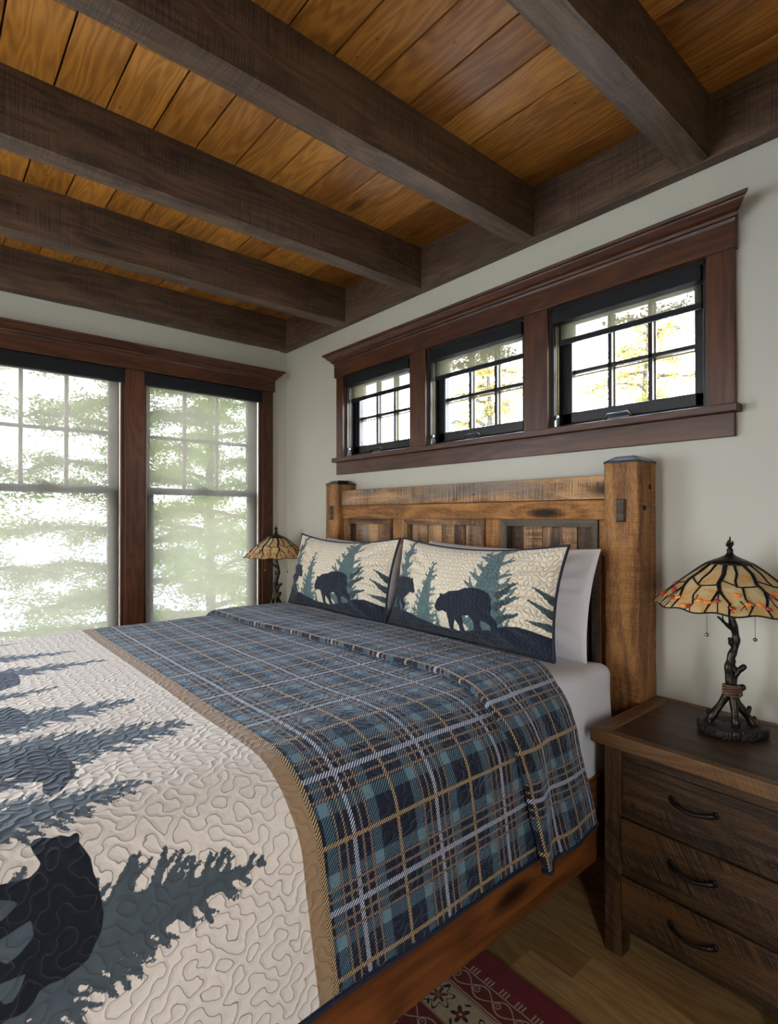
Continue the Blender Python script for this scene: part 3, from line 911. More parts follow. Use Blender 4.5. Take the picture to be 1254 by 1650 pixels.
for k, (a, b) in enumerate(PN):
    mb = MB(); x = a
    while x < b - .01:
        w = rng.uniform(.075, .105); x2 = min(b, x + w)
        if b - x2 < .04: x2 = b
        mb.box(x + .0008, x2 - .0008, -.066 + rng.uniform(-.003, .003), -.052, .742, 1.372, L=2); x = x2
    pn = mb.build('panel', M['barn'], bed, bevel=.0015)
    mb = MB(); w = .030; y0, y1 = -.113, -.066
    c = [(a, .742), (b, .742), (b, 1.3705), (a, 1.3705)]; ci = [(a + w, .742 + w), (b - w, .742 + w), (b - w, 1.3705 - w), (a + w, 1.3705 - w)]
    for q in range(4):
        r_ = (q + 1) % 4; V = []
        for yy_ in (y0, y1):
            for p in (c[q], c[r_], ci[r_], ci[q]): V.append((p[0], yy_ + (.007 if p in ci and yy_ == y0 else 0), p[1]))
        F = [(0, 1, 2, 3), (7, 6, 5, 4), (0, 4, 5, 1), (1, 5, 6, 2), (2, 6, 7, 3), (3, 7, 4, 0)]
        al = 0 if q % 2 == 0 else 2
        ru = rng.uniform(0, 9)
        mb.add(V, F, [[(V[j][al] + ru, V[j][2 - al] + V[j][1]) for j in f] for f in F], .25 + .2 * k)
    mb.build('panel_moulding', M['peg'] if k == 2 else M['barn'], pn, origin=ORG[pn], bevel=.0015)
# side rails + foot
for x0, x1 in ((.785, .825), (2.700, 2.740)):
    P = None
    mb = MB(); mb.box(x0, x1, -2.30, PY, .216, .50, L=1, tint=.5); mb.build('side_rail', M['railw'], bed, bevel=.006)
for x0 in (PX0 + .02, QX0 - .02):
    mb = MB(); mb.box(x0, x0 + .135, -2.43, -2.295, 0 if x0 < 1 else .0095, .62, L=2, tint=.45); mb.build('foot_post', M['post'], bed, bevel=.006)
mb = MB(); mb.box(PX1, QX0, -2.38, -2.33, .2, .56, L=0, tint=.5); mb.build('foot_rail', M['railw'], bed, bevel=.004)
mb = MB()
for k in range(12): mb.box(.826, 2.699, -.3 - k * .17 - .09, -.3 - k * .17, .27, .29, L=0)
mb.build('slat_base', M['darkwood'], bed)

# mattress in a fitted sheet
def rounded_block(x0, x1, y0, y1, z0, z1, r, nx=70, ny=70, seed=1):
    """cube-sphere like rounded box as 6 merged grids via bmesh"""
    bm = bmesh.new()
    bmesh.ops.create_cube(bm, size=1)
    bmesh.ops.subdivide_edges(bm, edges=bm.edges[:], cuts=30, use_grid_fill=True)
    c = Vector(((x0 + x1) / 2, (y0 + y1) / 2, (z0 + z1) / 2)); h = Vector(((x1 - x0) / 2, (y1 - y0) / 2, (z1 - z0) / 2))
    for v in bm.verts:
        q = v.co * 2
        # denser near edges
        p = Vector([math.copysign(1 - (1 - abs(t)) ** 1.6, t) * hh for t, hh in zip(q, h)])
        inner = Vector([max(-hh + r, min(hh - r, t)) for t, hh in zip(p, h)])
        d = p - inner
        if d.length > 1e-9: p = inner + d.normalized() * min(r, d.length if max(abs(a) / b for a, b in zip(p, h)) < .999 else r)
        v.co = c + p
    me = bpy.data.meshes.new('mattress'); bm.to_mesh(me); bm.free()
    return me
me = rounded_block(.805, 2.722, -2.27, -.235, .46, .852, .042)
# stretch folds of the sheet near the head corners
for v in me.vertices:
    x, y, z = v.co
    if z < .84 and y < -.2:
        t = max(0, min(1, (.84 - z) / .3))
        v.co.x += math.copysign(1, x - 1.76) * (.004 * math.sin(y * 46 + z * 30) * t + .006 * t)
    k_ = max(0, min(1, (-.45 - y) / .2)); k_ = k_ * k_ * (3 - 2 * k_)
    v.co.x = 1.76 + (v.co.x - 1.76) * (1 - .055 * k_); v.co.z -= .022 * k_ * max(0, (z - .6) / .25)
    if y > -.6: v.co.z += .004 * math.sin(x * 23 + y * 17)
o = link('mattress', me, M['sheet'], None, (1.76, -1.25, .46), smooth=True)
o['label'] = 'thick mattress in a smooth white fitted sheet, bare at the head corner'; o['category'] = 'mattress'

# ---- quilt
XC, XT, XE, TOP, RR = 1.76, 2.58, 2.775, .874, .16
def prof_table(zend):
    pts = [(XT, TOP)]
    for a in np.linspace(0, PI / 2, 30)[1:]: pts.append((XT + (XE - XT) * math.sin(a), TOP - RR * (1 - math.cos(a))))
    for z in np.linspace(TOP - RR, zend, 20)[1:]: pts.append((XE + .02 * (TOP - RR - z) / (TOP - RR - .42), z))
    p = np.array(pts); s = np.concatenate([[0], np.cumsum(np.hypot(*np.diff(p, axis=0).T))])
    return p - np.array([XT, TOP]), s
PT, PS = prof_table(.2)
def drape(Y, S, off=0.0):
    a = np.maximum(0, np.abs(S) - (XT - XC)); b = np.maximum(0, -2.14 - Y)
    r = np.hypot(a, b) + 1e-9
    dx = np.interp(r, PS, PT[:, 0]); dz = np.interp(r, PS, PT[:, 1])
    # outward normal offset
    e = 1e-3
    tx = (np.interp(r + e, PS, PT[:, 0]) - dx); tz = (np.interp(r + e, PS, PT[:, 1]) - dz); L = np.hypot(tx, tz) + 1e-12
    nx, nz = -tz / L, tx / L
    flat = r < 1e-6; nx = np.where(flat, 0, nx); nz = np.where(flat, 1, nz)
    ox = dx + nx * off; sg = np.sign(S)
    X = XC + sg * (np.minimum(np.abs(S), XT - XC) + ox * a / r)
    YY = np.maximum(Y, -2.14) - ox * b / r
    Z = TOP + dz + nz * off
    return X, YY, Z
def snoise(X, Y, f, seed):
    r = np.random.default_rng(seed); o = np.zeros_like(X)
    for k in range(10):
        th = r.uniform(0, 2 * PI); ff = f * r.uniform(.5, 1.6)
        o += np.sin((X * math.cos(th) + Y * math.sin(th)) * ff * 2 * PI + r.uniform(0, 7))
    return o / 10

def seg_poly(pts):
    return np.array(pts, float)
def poly_sdf(P, poly):
    """signed distance (negative inside), P (N,2)"""
    a = poly; b = np.roll(poly, -1, 0)
    D = np.full(len(P), 9.0); inside = np.zeros(len(P), bool)
    for p, q in zip(a, b):
        e = q - p; L = e @ e + 1e-12
        t = np.clip(((P - p) @ e) / L, 0, 1)
        d = np.hypot(*(P - p - t[:, None] * e).T)
        D = np.minimum(D, d)
        c = ((p[1] > P[:, 1]) != (q[1] > P[:, 1]))
        with np.errstate(divide='ignore', invalid='ignore'):
            xi = (q[0] - p[0]) * (P[:, 1] - p[1]) / (q[1] - p[1] + 1e-15) + p[0]
        inside ^= c & (P[:, 0] < xi)
    return np.where(inside, -D, D)
def cap_sdf(P, p, q, r0, r1):
    p = np.array(p, float); q = np.array(q, float); e = q - p
    t = np.clip(((P - p) @ e) / (e @ e + 1e-12), 0, 1)
    return np.hypot(*(P - p - t[:, None] * e).T) - (r0 + (r1 - r0) * t)
def tree_sdf(P, tip, base, w, n=9, seed=0, lift=.5, core=.55):
    """conifer: core plus rising tapered boughs on both sides"""
    r = np.random.default_rng(seed)
    tip = np.array(tip, float); base = np.array(base, float)
    ax = tip - base; L = np.linalg.norm(ax); ax /= L; nr = np.array([-ax[1], ax[0]])
    D = cap_sdf(P, tip - ax * L * .03, base, .002, w * core)
    for i in range(n):
        t = (i + .8) / n
        for sg in (-1, 1):
            tt = t + r.uniform(-.03, .03)
            rt = tip - ax * L * tt
            wl = w * (tt ** .65) * r.uniform(.8, 1.12)
            end = rt + nr * sg * wl + ax * wl * lift * r.uniform(.6, 1.3)
            D = np.minimum(D, cap_sdf(P, rt, end, w * .15 * (tt + .35), w * .022))
            m = rt + (end - rt) * .6
            D = np.minimum(D, cap_sdf(P, m, m + (end - rt) * .22 + ax * wl * .28, w * .06 * (tt + .2), w * .02))
    return D

BEARS =  [[(-2.01, 0.893), (-2.003, 0.885), (-1.993, 0.885), (-1.979, 0.894), (-1.967, 0.893), (-1.955, 0.903), (-1.949, 0.899), (-1.943, 0.899), (-1.941, 0.906), (-1.944, 0.919), (-1.938, 0.937), (-1.933, 0.953), (-1.933, 0.976), (-1.93, 0.99), (-1.928, 1.015), (-1.927, 1.039), (-1.932, 1.059), (-1.941, 1.072), (-1.95, 1.088), (-1.963, 1.094), (-1.984, 1.1), (-2.004, 1.098), (-2.014, 1.101), (-2.021, 1.112), (-2.031, 1.12), (-2.042, 1.12), (-2.049, 1.118), (-2.071, 1.122), (-2.081, 1.094), (-2.06, 1.087), (-2.056, 1.096), (-2.046, 1.098), (-2.038, 1.088), (-2.03, 1.07), (-2.06, 1.068), (-2.103, 1.061), (-2.103, 1.039), (-2.059, 1.041), (-2.052, 1.048), (-2.037, 1.043), (-2.019, 1.029), (-2.019, 1.014), (-2.021, 1.007), (-2.058, 1.016), (-2.102, 1.018), (-2.102, 0.997), (-2.057, 0.994), (-2.045, 0.988), (-2.033, 0.98), (-2.042, 0.972), (-2.055, 0.966), (-2.1, 0.949), (-2.099, 0.929), (-2.053, 0.944), (-2.034, 0.947), (-2.016, 0.949), (-2.005, 0.941), (-2.0, 0.933), (-2.007, 0.911)], [(-2.055, 0.531), (-2.013, 0.514), (-1.982, 0.515), (-1.945, 0.494), (-1.925, 0.502), (-1.905, 0.533), (-1.899, 0.56), (-1.902, 0.605), (-1.898, 0.648), (-1.902, 0.682), (-1.91, 0.702), (-1.903, 0.716), (-1.907, 0.722), (-1.918, 0.716), (-1.94, 0.751), (-1.96, 0.763), (-1.967, 0.751), (-1.969, 0.734), (-1.962, 0.691), (-1.975, 0.679), (-2.0, 0.663), (-2.029, 0.685), (-2.066, 0.696), (-2.063, 0.653), (-2.025, 0.641), (-1.996, 0.634), (-2.013, 0.625), (-2.061, 0.622), (-2.059, 0.591), (-2.022, 0.605), (-1.986, 0.592), (-2.003, 0.572), (-2.019, 0.572), (-2.057, 0.566)], [(-1.977, 0.131), (-1.955, 0.13), (-1.937, 0.182), (-1.925, 0.246), (-1.927, 0.288), (-1.947, 0.32), (-1.977, 0.328), (-1.997, 0.342), (-2.043, 0.352), (-2.028, 0.134)], [(-1.999, -0.311), (-1.939, -0.271), (-1.905, -0.247), (-1.896, -0.187), (-1.9, -0.123), (-1.908, -0.076), (-1.935, -0.059), (-1.96, -0.041), (-2.017, -0.042)]]
TREES = [((-1.678, -.446), (-2.22, -.52), .11), ((-1.623, -.223), (-2.22, -.25), .125), ((-1.815, .025), (-2.22, .05), .075),
         ((-1.673, .295), (-2.20, .27), .14), ((-1.617, .556), (-2.18, .54), .165), ((-1.799, .822), (-2.25, .79), .115),
         ((-1.657, 1.062), (-2.16, 1.07), .135), ((-1.829, -.753), (-2.2, -.745), .06), ((-1.66, -.98), (-2.2, -.99), .11)]
y_g = np.concatenate([np.linspace(-.50, -1.50, 150, endpoint=False), np.linspace(-1.50, -2.59, 300)])
s_g = np.linspace(-1.392, 1.392, 720)
Yg, Sg = np.meshgrid(y_g, s_g, indexing='ij')
# head edge swings back where it falls over the side
edge = np.interp(np.abs(s_g), [0, .82, .95, 1.05, 1.15, 1.3, 1.392], [-.50, -.52, -.60, -.62, -.60, -.55, -.53])
fr_ = np.clip((Yg + 1.1) / .6, 0, 1)
Yq = Yg * (1 - fr_) + fr_ * (Yg + (edge[None] + .50) * fr_)
X, Y, Z = drape(Yq, Sg)
down = np.clip((TOP - Z) / .45, 0, 1)
Z += snoise(X, Yq, 1.6, 1) * .006 * (1 - down) - .004 * (1 - down)
sgx = np.sign(Sg)
X += sgx * snoise(Yq, Z, 1.8, 2) * .010 * down
P = np.stack([X, Y, Z], -1)
U = Yq - .035 * np.clip((np.abs(Sg) - 1.0) / .39, 0, 1)
flat = np.stack([Yq.ravel(), Sg.ravel()], 1)
msk = flat[:, 0] < -1.52
PF = flat[msk]
bd = np.full(len(PF), 9.0)
for b in BEARS: bd = np.minimum(bd, poly_sdf(PF, seg_poly(b)))
bd = np.minimum(bd, PF[:, 0] + 2.20 - .02 * np.sin(PF[:, 1] * 6))
td = np.full(len(PF), 9.0)
for k, (tp, bs, w) in enumerate(TREES): td = np.minimum(td, tree_sdf(PF, tp, bs, w * 1.0, 20, k + 5, .62, .66))
B = np.full(len(flat), 9.0); B[msk] = bd; T = np.full(len(flat), 9.0); T[msk] = td
quilt = empty('quilt', (1.76, -1.2, .87), 'bear and pine tree quilt with a blue plaid upper part spread over the bed', 'quilt')
grid_obj('quilt_top', P, np.stack([U, Sg], -1), {'bear': B.reshape(X.shape), 'tree': T.reshape(X.shape)}, M['quilt'], quilt)
# rolled binding along both hems and the foot
mb = MB()
mb.tube([tuple(P[i, 0]) for i in range(0, P.shape[0], 3)] + [tuple(P[-1, j]) for j in range(4, P.shape[1], 4)] + [tuple(P[i, -1]) for i in range(P.shape[0] - 1, -1, -3)], .0055, 6)
mb.build('binding', M['binding'], quilt)
# folded-back cuff at the head
ns, nt = 420, 70
ss_ = np.linspace(-1.385, 1.385, ns)
ridge = np.interp(ss_, [-1.385, -.86, -.49, -.21, .08, .33, .56, .70, .875, .95, 1.05, 1.15, 1.26, 1.385],
                  [-.96, -.966, -.965, -.922, -.901, -.889, -.868, -.862, -.915, -.935, -.920, -.885, -.868, -.845])
head = np.interp(np.abs(ss_), [0, .82, .95, 1.05, 1.15, 1.3, 1.392], [-.49, -.515, -.595, -.615, -.595, -.545, -.525])
# path: head edge -> ridge (top layer), round nose, short return underneath
Yc = np.zeros((nt, ns)); Oc = np.zeros((nt, ns))
hh = .013
for i in range(nt):
    t = i / (nt - 1)
    if t < .05:
        q = t / .05; Yc[i] = head + .0 - .004 * (q); Oc[i] = .002 + (hh * 1.7 - .004) * q
    elif t < .78:
        q = (t - .05) / .73; Yc[i] = head - .004 + (ridge + hh - head + .004) * q; Oc[i] = hh * 1.7 - .002 + .006 * math.sin(PI * q) * .4 + .004 * q
    else:
        q = (t - .78) / .22; th = q * PI * .97
        r_ = hh * .88
        Yc[i] = ridge + hh - r_ * math.sin(th); Oc[i] = hh * .88 + r_ * math.cos(th) + .0008
Sc = np.repeat(ss_[None], nt, 0)
Xc, Yc2, Zc = drape(Yc, Sc, 0)
e_ = Oc
Xa, Ya, Za = drape(Yc, Sc, 1.0)
nx_, nz_ = Xa - Xc, Za - Zc
dn = np.clip((TOP - Zc) / .45, 0, 1)
wr = snoise(Xc, Yc, 1.6, 1) * .006 * (1 - dn) - .004 * (1 - dn) + snoise(Xc * 1.0, Yc, 3.5, 9) * .003 * (1 - dn)
crease = .024 * np.exp(-((Yc + .835) / .035) ** 2) - .012 * np.exp(-((Yc + .765) / .03) ** 2) + .010 * np.exp(-((Yc + .68) / .06) ** 2)
ex = np.sign(Sc) * (crease * dn ** 1.3 + snoise(Yc, Zc, 1.8, 2) * .010 * dn + .004)
Xc = Xc + nx_ * e_ + ex; Zc = Zc + nz_ * e_ + wr
hemlow = np.clip((np.abs(Sc) - 1.25) / .135, 0, 1)
Zc -= hemlow * (.020 * np.exp(-((Yc + .80) / .07) ** 2) - .0 * (Yc + .7) + .004)
Pc = np.stack([Xc, Yc2, Zc], -1)
acc = np.concatenate([[0], np.cumsum(np.linalg.norm(np.diff(Pc[:, ns // 2], axis=0), axis=1))])
Uc = -.43 - acc[:, None] + np.zeros((1, ns)); 
cf = grid_obj('folded_cuff', Pc, np.stack([Uc, Sc + .02], -1), {}, M['cuff'], quilt)
for j in (0, -1):
    mb = MB(); mb.tube([tuple(Pc[i, j]) for i in range(0, nt, 2)], .005, 6); mb.build('cuff_binding', M['binding'], quilt)

# ---- pillows
def cushion(W, H, TH, nu=110, nv=70, pinch=.06, sag=.10, sagt=.12, seed=1, wr=.006, ear=.03, only='front'):
    u = np.linspace(-1, 1, nu); v = np.linspace(-1, 1, nv)
    Vg, Ug = np.meshgrid(v, u, indexing='ij')
    prof = (np.clip(1 - np.abs(Ug) ** 2.6, 0, 1) ** .62) * (np.clip(1 - np.abs(Vg) ** 2.4, 0, 1) ** .62)
    x = Ug * W / 2 * (1 - pinch * (1 - Vg ** 2))
    y = Vg * H / 2 * (1 - np.where(Vg > 0, sagt, sag) * (1 - Ug ** 2))
    n = snoise(x * 1.0, y, 4.5, seed) * wr + snoise(x, y, 10, seed + 1) * wr * .4
    # pulls from the corners
    rad = np.minimum.reduce([np.hypot(Ug - a, (Vg - b) * H / W) for a in (-1, 1) for b in (-1, 1)])
    ang = np.arctan2(Vg, Ug)
    n += .006 * np.sin(ang * 22 + seed) * np.exp(-((rad - .35) / .25) ** 2)
    edge = np.clip(1 - np.abs(Ug), 0, .1) / .1 * np.clip(1 - np.abs(Vg), 0, .1) / .1
    return Ug, Vg, x, y, prof * TH / 2 + n * edge
def place_cushion(parent, part, mat, bot, top, W, H, TH, attrs=None, seed=1, piping=None, roll=0, yaw=0, **k):
    bot = Vector(bot); top = Vector(top)
    ey = (top - bot).normalized(); ex = Vector((math.cos(yaw), math.sin(yaw), roll)); ex = (ex - ey * ex.dot(ey)).normalized()
    ez = ex.cross(ey)       # towards the room (-y)
    c = (bot + top) / 2
    U_, Vv, x, y, t = cushion(W, H, TH, seed=seed, **k)
    def W3(z): return np.stack([c[i] + x * ex[i] + y * ey[i] + z * ez[i] for i in range(3)], -1)
    bend = .02 * (1 - U_ ** 2) * 0
    F_ = W3(t * 1.05 + bend); B_ = W3(-t * .9 + bend)
    # join front and back along the seam as one closed mesh (front grid then mirrored back grid)
    H_, W_ = t.shape
    P = np.concatenate([F_, B_[::-1][1:]], 0)
    UVf = np.stack([(U_ + 1) / 2, (Vv + 1) / 2], -1); UV = np.concatenate([UVf, UVf[::-1][1:]], 0)
    A = {}
    if attrs: A = {n: np.concatenate([a, a[::-1][1:] * 0 + 9 if n != 'bear' else a[::-1][1:]], 0) for n, a in attrs(UVf[..., 0], UVf[..., 1]).items()}
    o = grid_obj(part, P, UV, A, mat, parent)
    if piping:
        ed = [F_[0, i] for i in range(0, W_, 3)] + [F_[j, -1] for j in range(1, H_, 3)] + [F_[-1, i] for i in range(W_ - 1, -1, -3)] + [F_[j, 0] for j in range(H_ - 2, 0, -3)]
        mb = MB(); mb.tube([tuple(p) for p in ed], .0055, 8, closed=True); mb.build('piping', piping, parent)
    return o
SH =  [[(-0.018, 0.192), (0.001, 0.207), (0.059, 0.21), (0.119, 0.187), (0.168, 0.186), (0.258, 0.14), (0.338, 0.109), (0.407, 0.084), (0.475, 0.083), (0.534, 0.079), (0.631, 0.111), (0.728, 0.15), (0.766, 0.184), (0.805, 0.21), (0.873, 0.229), (0.927, 0.216), (1.021, 0.184), (1.125, -0.204), (-0.024, -0.554)], [(0.025, 0.207), (0.014, 0.311), (0.022, 0.403), (0.016, 0.491), (0.035, 0.55), (0.064, 0.561), (0.124, 0.555), (0.163, 0.556), (0.186, 0.536), (0.198, 0.553), (0.206, 0.532), (0.216, 0.475), (0.23, 0.428), (0.229, 0.39), (0.21, 0.38), (0.191, 0.391), (0.17, 0.377), (0.157, 0.338), (0.15, 0.267), (0.151, 0.172), (0.13, 0.156), (0.121, 0.257), (0.113, 0.29), (0.102, 0.251), (0.106, 0.147), (0.081, 0.156), (0.067, 0.319), (0.057, 0.312), (0.06, 0.201), (0.045, 0.196), (0.035, 0.273), (0.033, 0.192)], [(0.4, 0.294), (0.408, 0.329), (0.412, 0.354), (0.429, 0.391), (0.425, 0.415), (0.44, 0.422), (0.45, 0.413), (0.483, 0.454), (0.541, 0.476), (0.57, 0.502), (0.619, 0.523), (0.669, 0.519), (0.719, 0.488), (0.738, 0.432), (0.742, 0.343), (0.739, 0.281), (0.759, 0.257), (0.77, 0.215), (0.768, 0.109), (0.729, 0.097), (0.737, 0.182), (0.716, 0.207), (0.682, 0.219), (0.678, 0.172), (0.69, 0.084), (0.632, 0.065), (0.643, 0.192), (0.617, 0.247), (0.578, 0.235), (0.577, 0.125), (0.584, 0.049), (0.545, 0.036), (0.547, 0.131), (0.526, 0.187), (0.509, 0.095), (0.511, 0.04), (0.482, 0.03), (0.482, 0.174), (0.475, 0.236), (0.45, 0.252), (0.421, 0.232), (0.399, 0.261)]]
def sham_attrs(u, v):
    P = np.stack([u.ravel() * .9, v.ravel() * .45], 1); sc = np.array([.9, .45])
    b = np.full(len(P), 9.0)
    for p in SH: b = np.minimum(b, poly_sdf(P, seg_poly(p) * sc))
    t = np.full(len(P), 9.0)
    for k, (tp, bs, w) in enumerate([((.13, 1.15), (.07, .0), .11), ((.345, .80), (.30, -.1), .10), ((.71, 1.25), (.70, -.2), .175), ((.41, .26), (.405, .0), .024)]):
        t = np.minimum(t, tree_sdf(P, np.array(tp) * sc, np.array(bs) * sc, w, 12, k + 31, .5, .68))
    d = np.full(len(P), 9.0)
    for a, q in (((.77, .48), (.845, .63)), ((.76, .37), (.85, .49)), ((.78, .26), (.868, .34)), ((1.0, .5), (.92, .60)), ((1.0, .38), (.905, .48)), ((1.0, .27), (.90, .30))):
        d = np.minimum(d, cap_sdf(P, np.array(a) * sc, np.array(q) * sc, .016, .003))
    s = u.shape
    return {'bear': b.reshape(s), 'tree': t.reshape(s), 'dtree': d.reshape(s)}
def sham(bot, top, lab, seed):
    e = empty('pillow_sham', (bot[0], bot[1], bot[2]), lab, 'pillow', 'quilted bear pillows')
    place_cushion(e, 'sham_cover', M['sham'], bot, top, .885, .415, .18, sham_attrs, seed, M['binding'], nu=260, nv=130, sagt=.19, sag=.05, roll=-.02, wr=.006)
    return e
sham((2.180, -.462, .888), (2.180, -.372, 1.268), 'quilted bear and pine pillow in front of the white pillow, nearer the right bed post', 3)
sham((1.275, -.465, .888), (1.275, -.378, 1.262), 'quilted bear and pine pillow on the window side, beside the far lamp', 8)
for bot, top, lab, sd in (((2.20, -.300, .866), (2.20, -.205, 1.245), 'plain white pillow leaning on the headboard, showing past the right bear pillow', 5),
                          ((1.30, -.305, .866), (1.30, -.210, 1.225), 'plain white pillow leaning on the headboard behind the window-side bear pillow', 12)):
    e = empty('white_pillow', bot, lab, 'pillow', 'white pillows against the headboard')
    place_cushion(e, 'pillow_case', M['sheet'], bot, top, .91, .43, .19, None, sd, None, sagt=.09, sag=.05, pinch=.045, wr=.010)

# ================================================================== NIGHTSTAND
def nightstand(lab):
    x0, x1, y0, y1 = 2.765, 3.363, -.499, -.006
    e = empty('nightstand', ((x0 + x1) / 2, (y0 + y1) / 2, 0), lab, 'nightstand', 'matching three-drawer nightstands')
    zt, zb = .704, .661; w = .058
    mb = MB()
    # breadboard frame, mitred corners
    c = [(x0, y0), (x1, y0), (x1, y1), (x0, y1)]; ci = [(x0 + w, y0 + w * .62), (x1 - w, y0 + w * .62), (x1 - w, y1 - w * .62), (x0 + w, y1 - w * .62)]
    for q in range(4):
        r_ = (q + 1) % 4; V = []
        for z in (zt, zb):
            for p in (c[q], c[r_], ci[r_], ci[q]): V.append((p[0], p[1], z))
        F = [(0, 1, 2, 3), (7, 6, 5, 4), (0, 4, 5, 1), (1, 5, 6, 2), (2, 6, 7, 3), (3, 7, 4, 0)]
        al = 0 if q % 2 == 0 else 1; ru = rng.uniform(0, 9)
        mb.add(V, F, [[(V[j][al] + ru, V[j][1 - al] + V[j][2]) for j in f] for f in F], .6)
    tp = mb.build('top_frame', M['nightedge'], e, bevel=.004)
    mb = MB(); yy = ci[0][1]; n = 4
    for k in range(n):
        a = yy + (ci[2][1] - yy) * k / n; b = yy + (ci[2][1] - yy) * (k + 1) / n
        mb.box(ci[0][0] + .0006, ci[1][0] - .0006, a + .0005, b - .0005, zb + .002, zt - .0015, L=0)
    mb.build('top_boards', M['nighttop'], tp, origin=ORG[tp], bevel=.001)
    lx0, lx1, ly0, ly1 = x0 + .032, x1 - .032, y0 + .030, y1 - .012
    lw = .056
    for a in (lx0, lx1 - lw):
        for b in (ly0, ly1 - lw):
            mb = MB(); mb.box(a, a + lw, b, b + lw, 0, zb, L=2, tint=.55); mb.build('leg', M['night'], e, bevel=.003)
    for a in (lx0 + .008, lx1 - .026):
        mb = MB(); mb.box(a, a + .018, ly0 + lw, ly1 - lw, .085, zb, L=2); mb.build('side_panel', M['night'], e)
    mb = MB(); mb.box(lx0 + lw, lx1 - lw, ly1 - .02, ly1 - .008, .085, zb, L=0); mb.build('back_panel', M['night'], e)
    fx0, fx1 = lx0 + lw, lx1 - lw
    mb = MB()
    for a, b in ((.622, zb), (.442, .485), (.262, .304), (.090, .128)):
        mb.box(fx0, fx1, ly0 + .004, ly0 + .03, a, b, L=0, tint=.25)
    mb.build('face_frame', M['night'], e, bevel=.002)
    for k, (a, b, yo) in enumerate(((.486, .621, .003), (.305, .441, -.006), (.129, .261, -.006))):
        mb = MB(); mb.box(fx0 + .0015, fx1 - .0015, ly0 + yo, ly0 + yo + .018, a, b, L=0, tint=(.35, .62, .66)[k])
        mb.box(fx0 + .01, fx1 - .01, ly0 + .022, ly1 - .05, a + .006, b - .02, L=0, tint=.5)
        d = mb.build('drawer', M['night'], e, bevel=.002)
        zm = a + (.066, .064, .064)[k]; hx0, hx1 = 3.006, 3.122; yf = ly0 + yo
        pts = []; rd = []
        for i in range(25):
            t = i / 24; s_ = math.sin(PI * t)
            pts.append((hx0 + (hx1 - hx0) * t, yf - .006 - .024 * s_ ** .6, zm + .003 * math.cos(2 * PI * t) - .002 * s_)); rd.append(.0042 + .0022 * abs(math.cos(PI * t)) ** 3 + .0012 * math.sin(i * 2.1) * .3)
        mb = MB(); mb.tube(pts, rd, 10, flat=1.25)
        for xx in (hx0, hx1):
            mb.ball((xx, yf - .004, zm + .004), (.0085, .006, .0105), 12, 8); mb.ball((xx, yf - .010, zm + .004), (.004, .003, .004), 8, 6)
        mb.build('drawer_pull', M['iron'], d, origin=ORG[d])
    return e
ns_ = nightstand('dark three-drawer wooden nightstand at the right edge, below the near lamp')
ns_.location.x += .009
c2 = copy_tree(ns_); c2.location = Vector((.40, ns_.location[1], 0))
c2['label'] = 'dark wooden nightstand hidden behind the bed at the window side, under the far lamp'

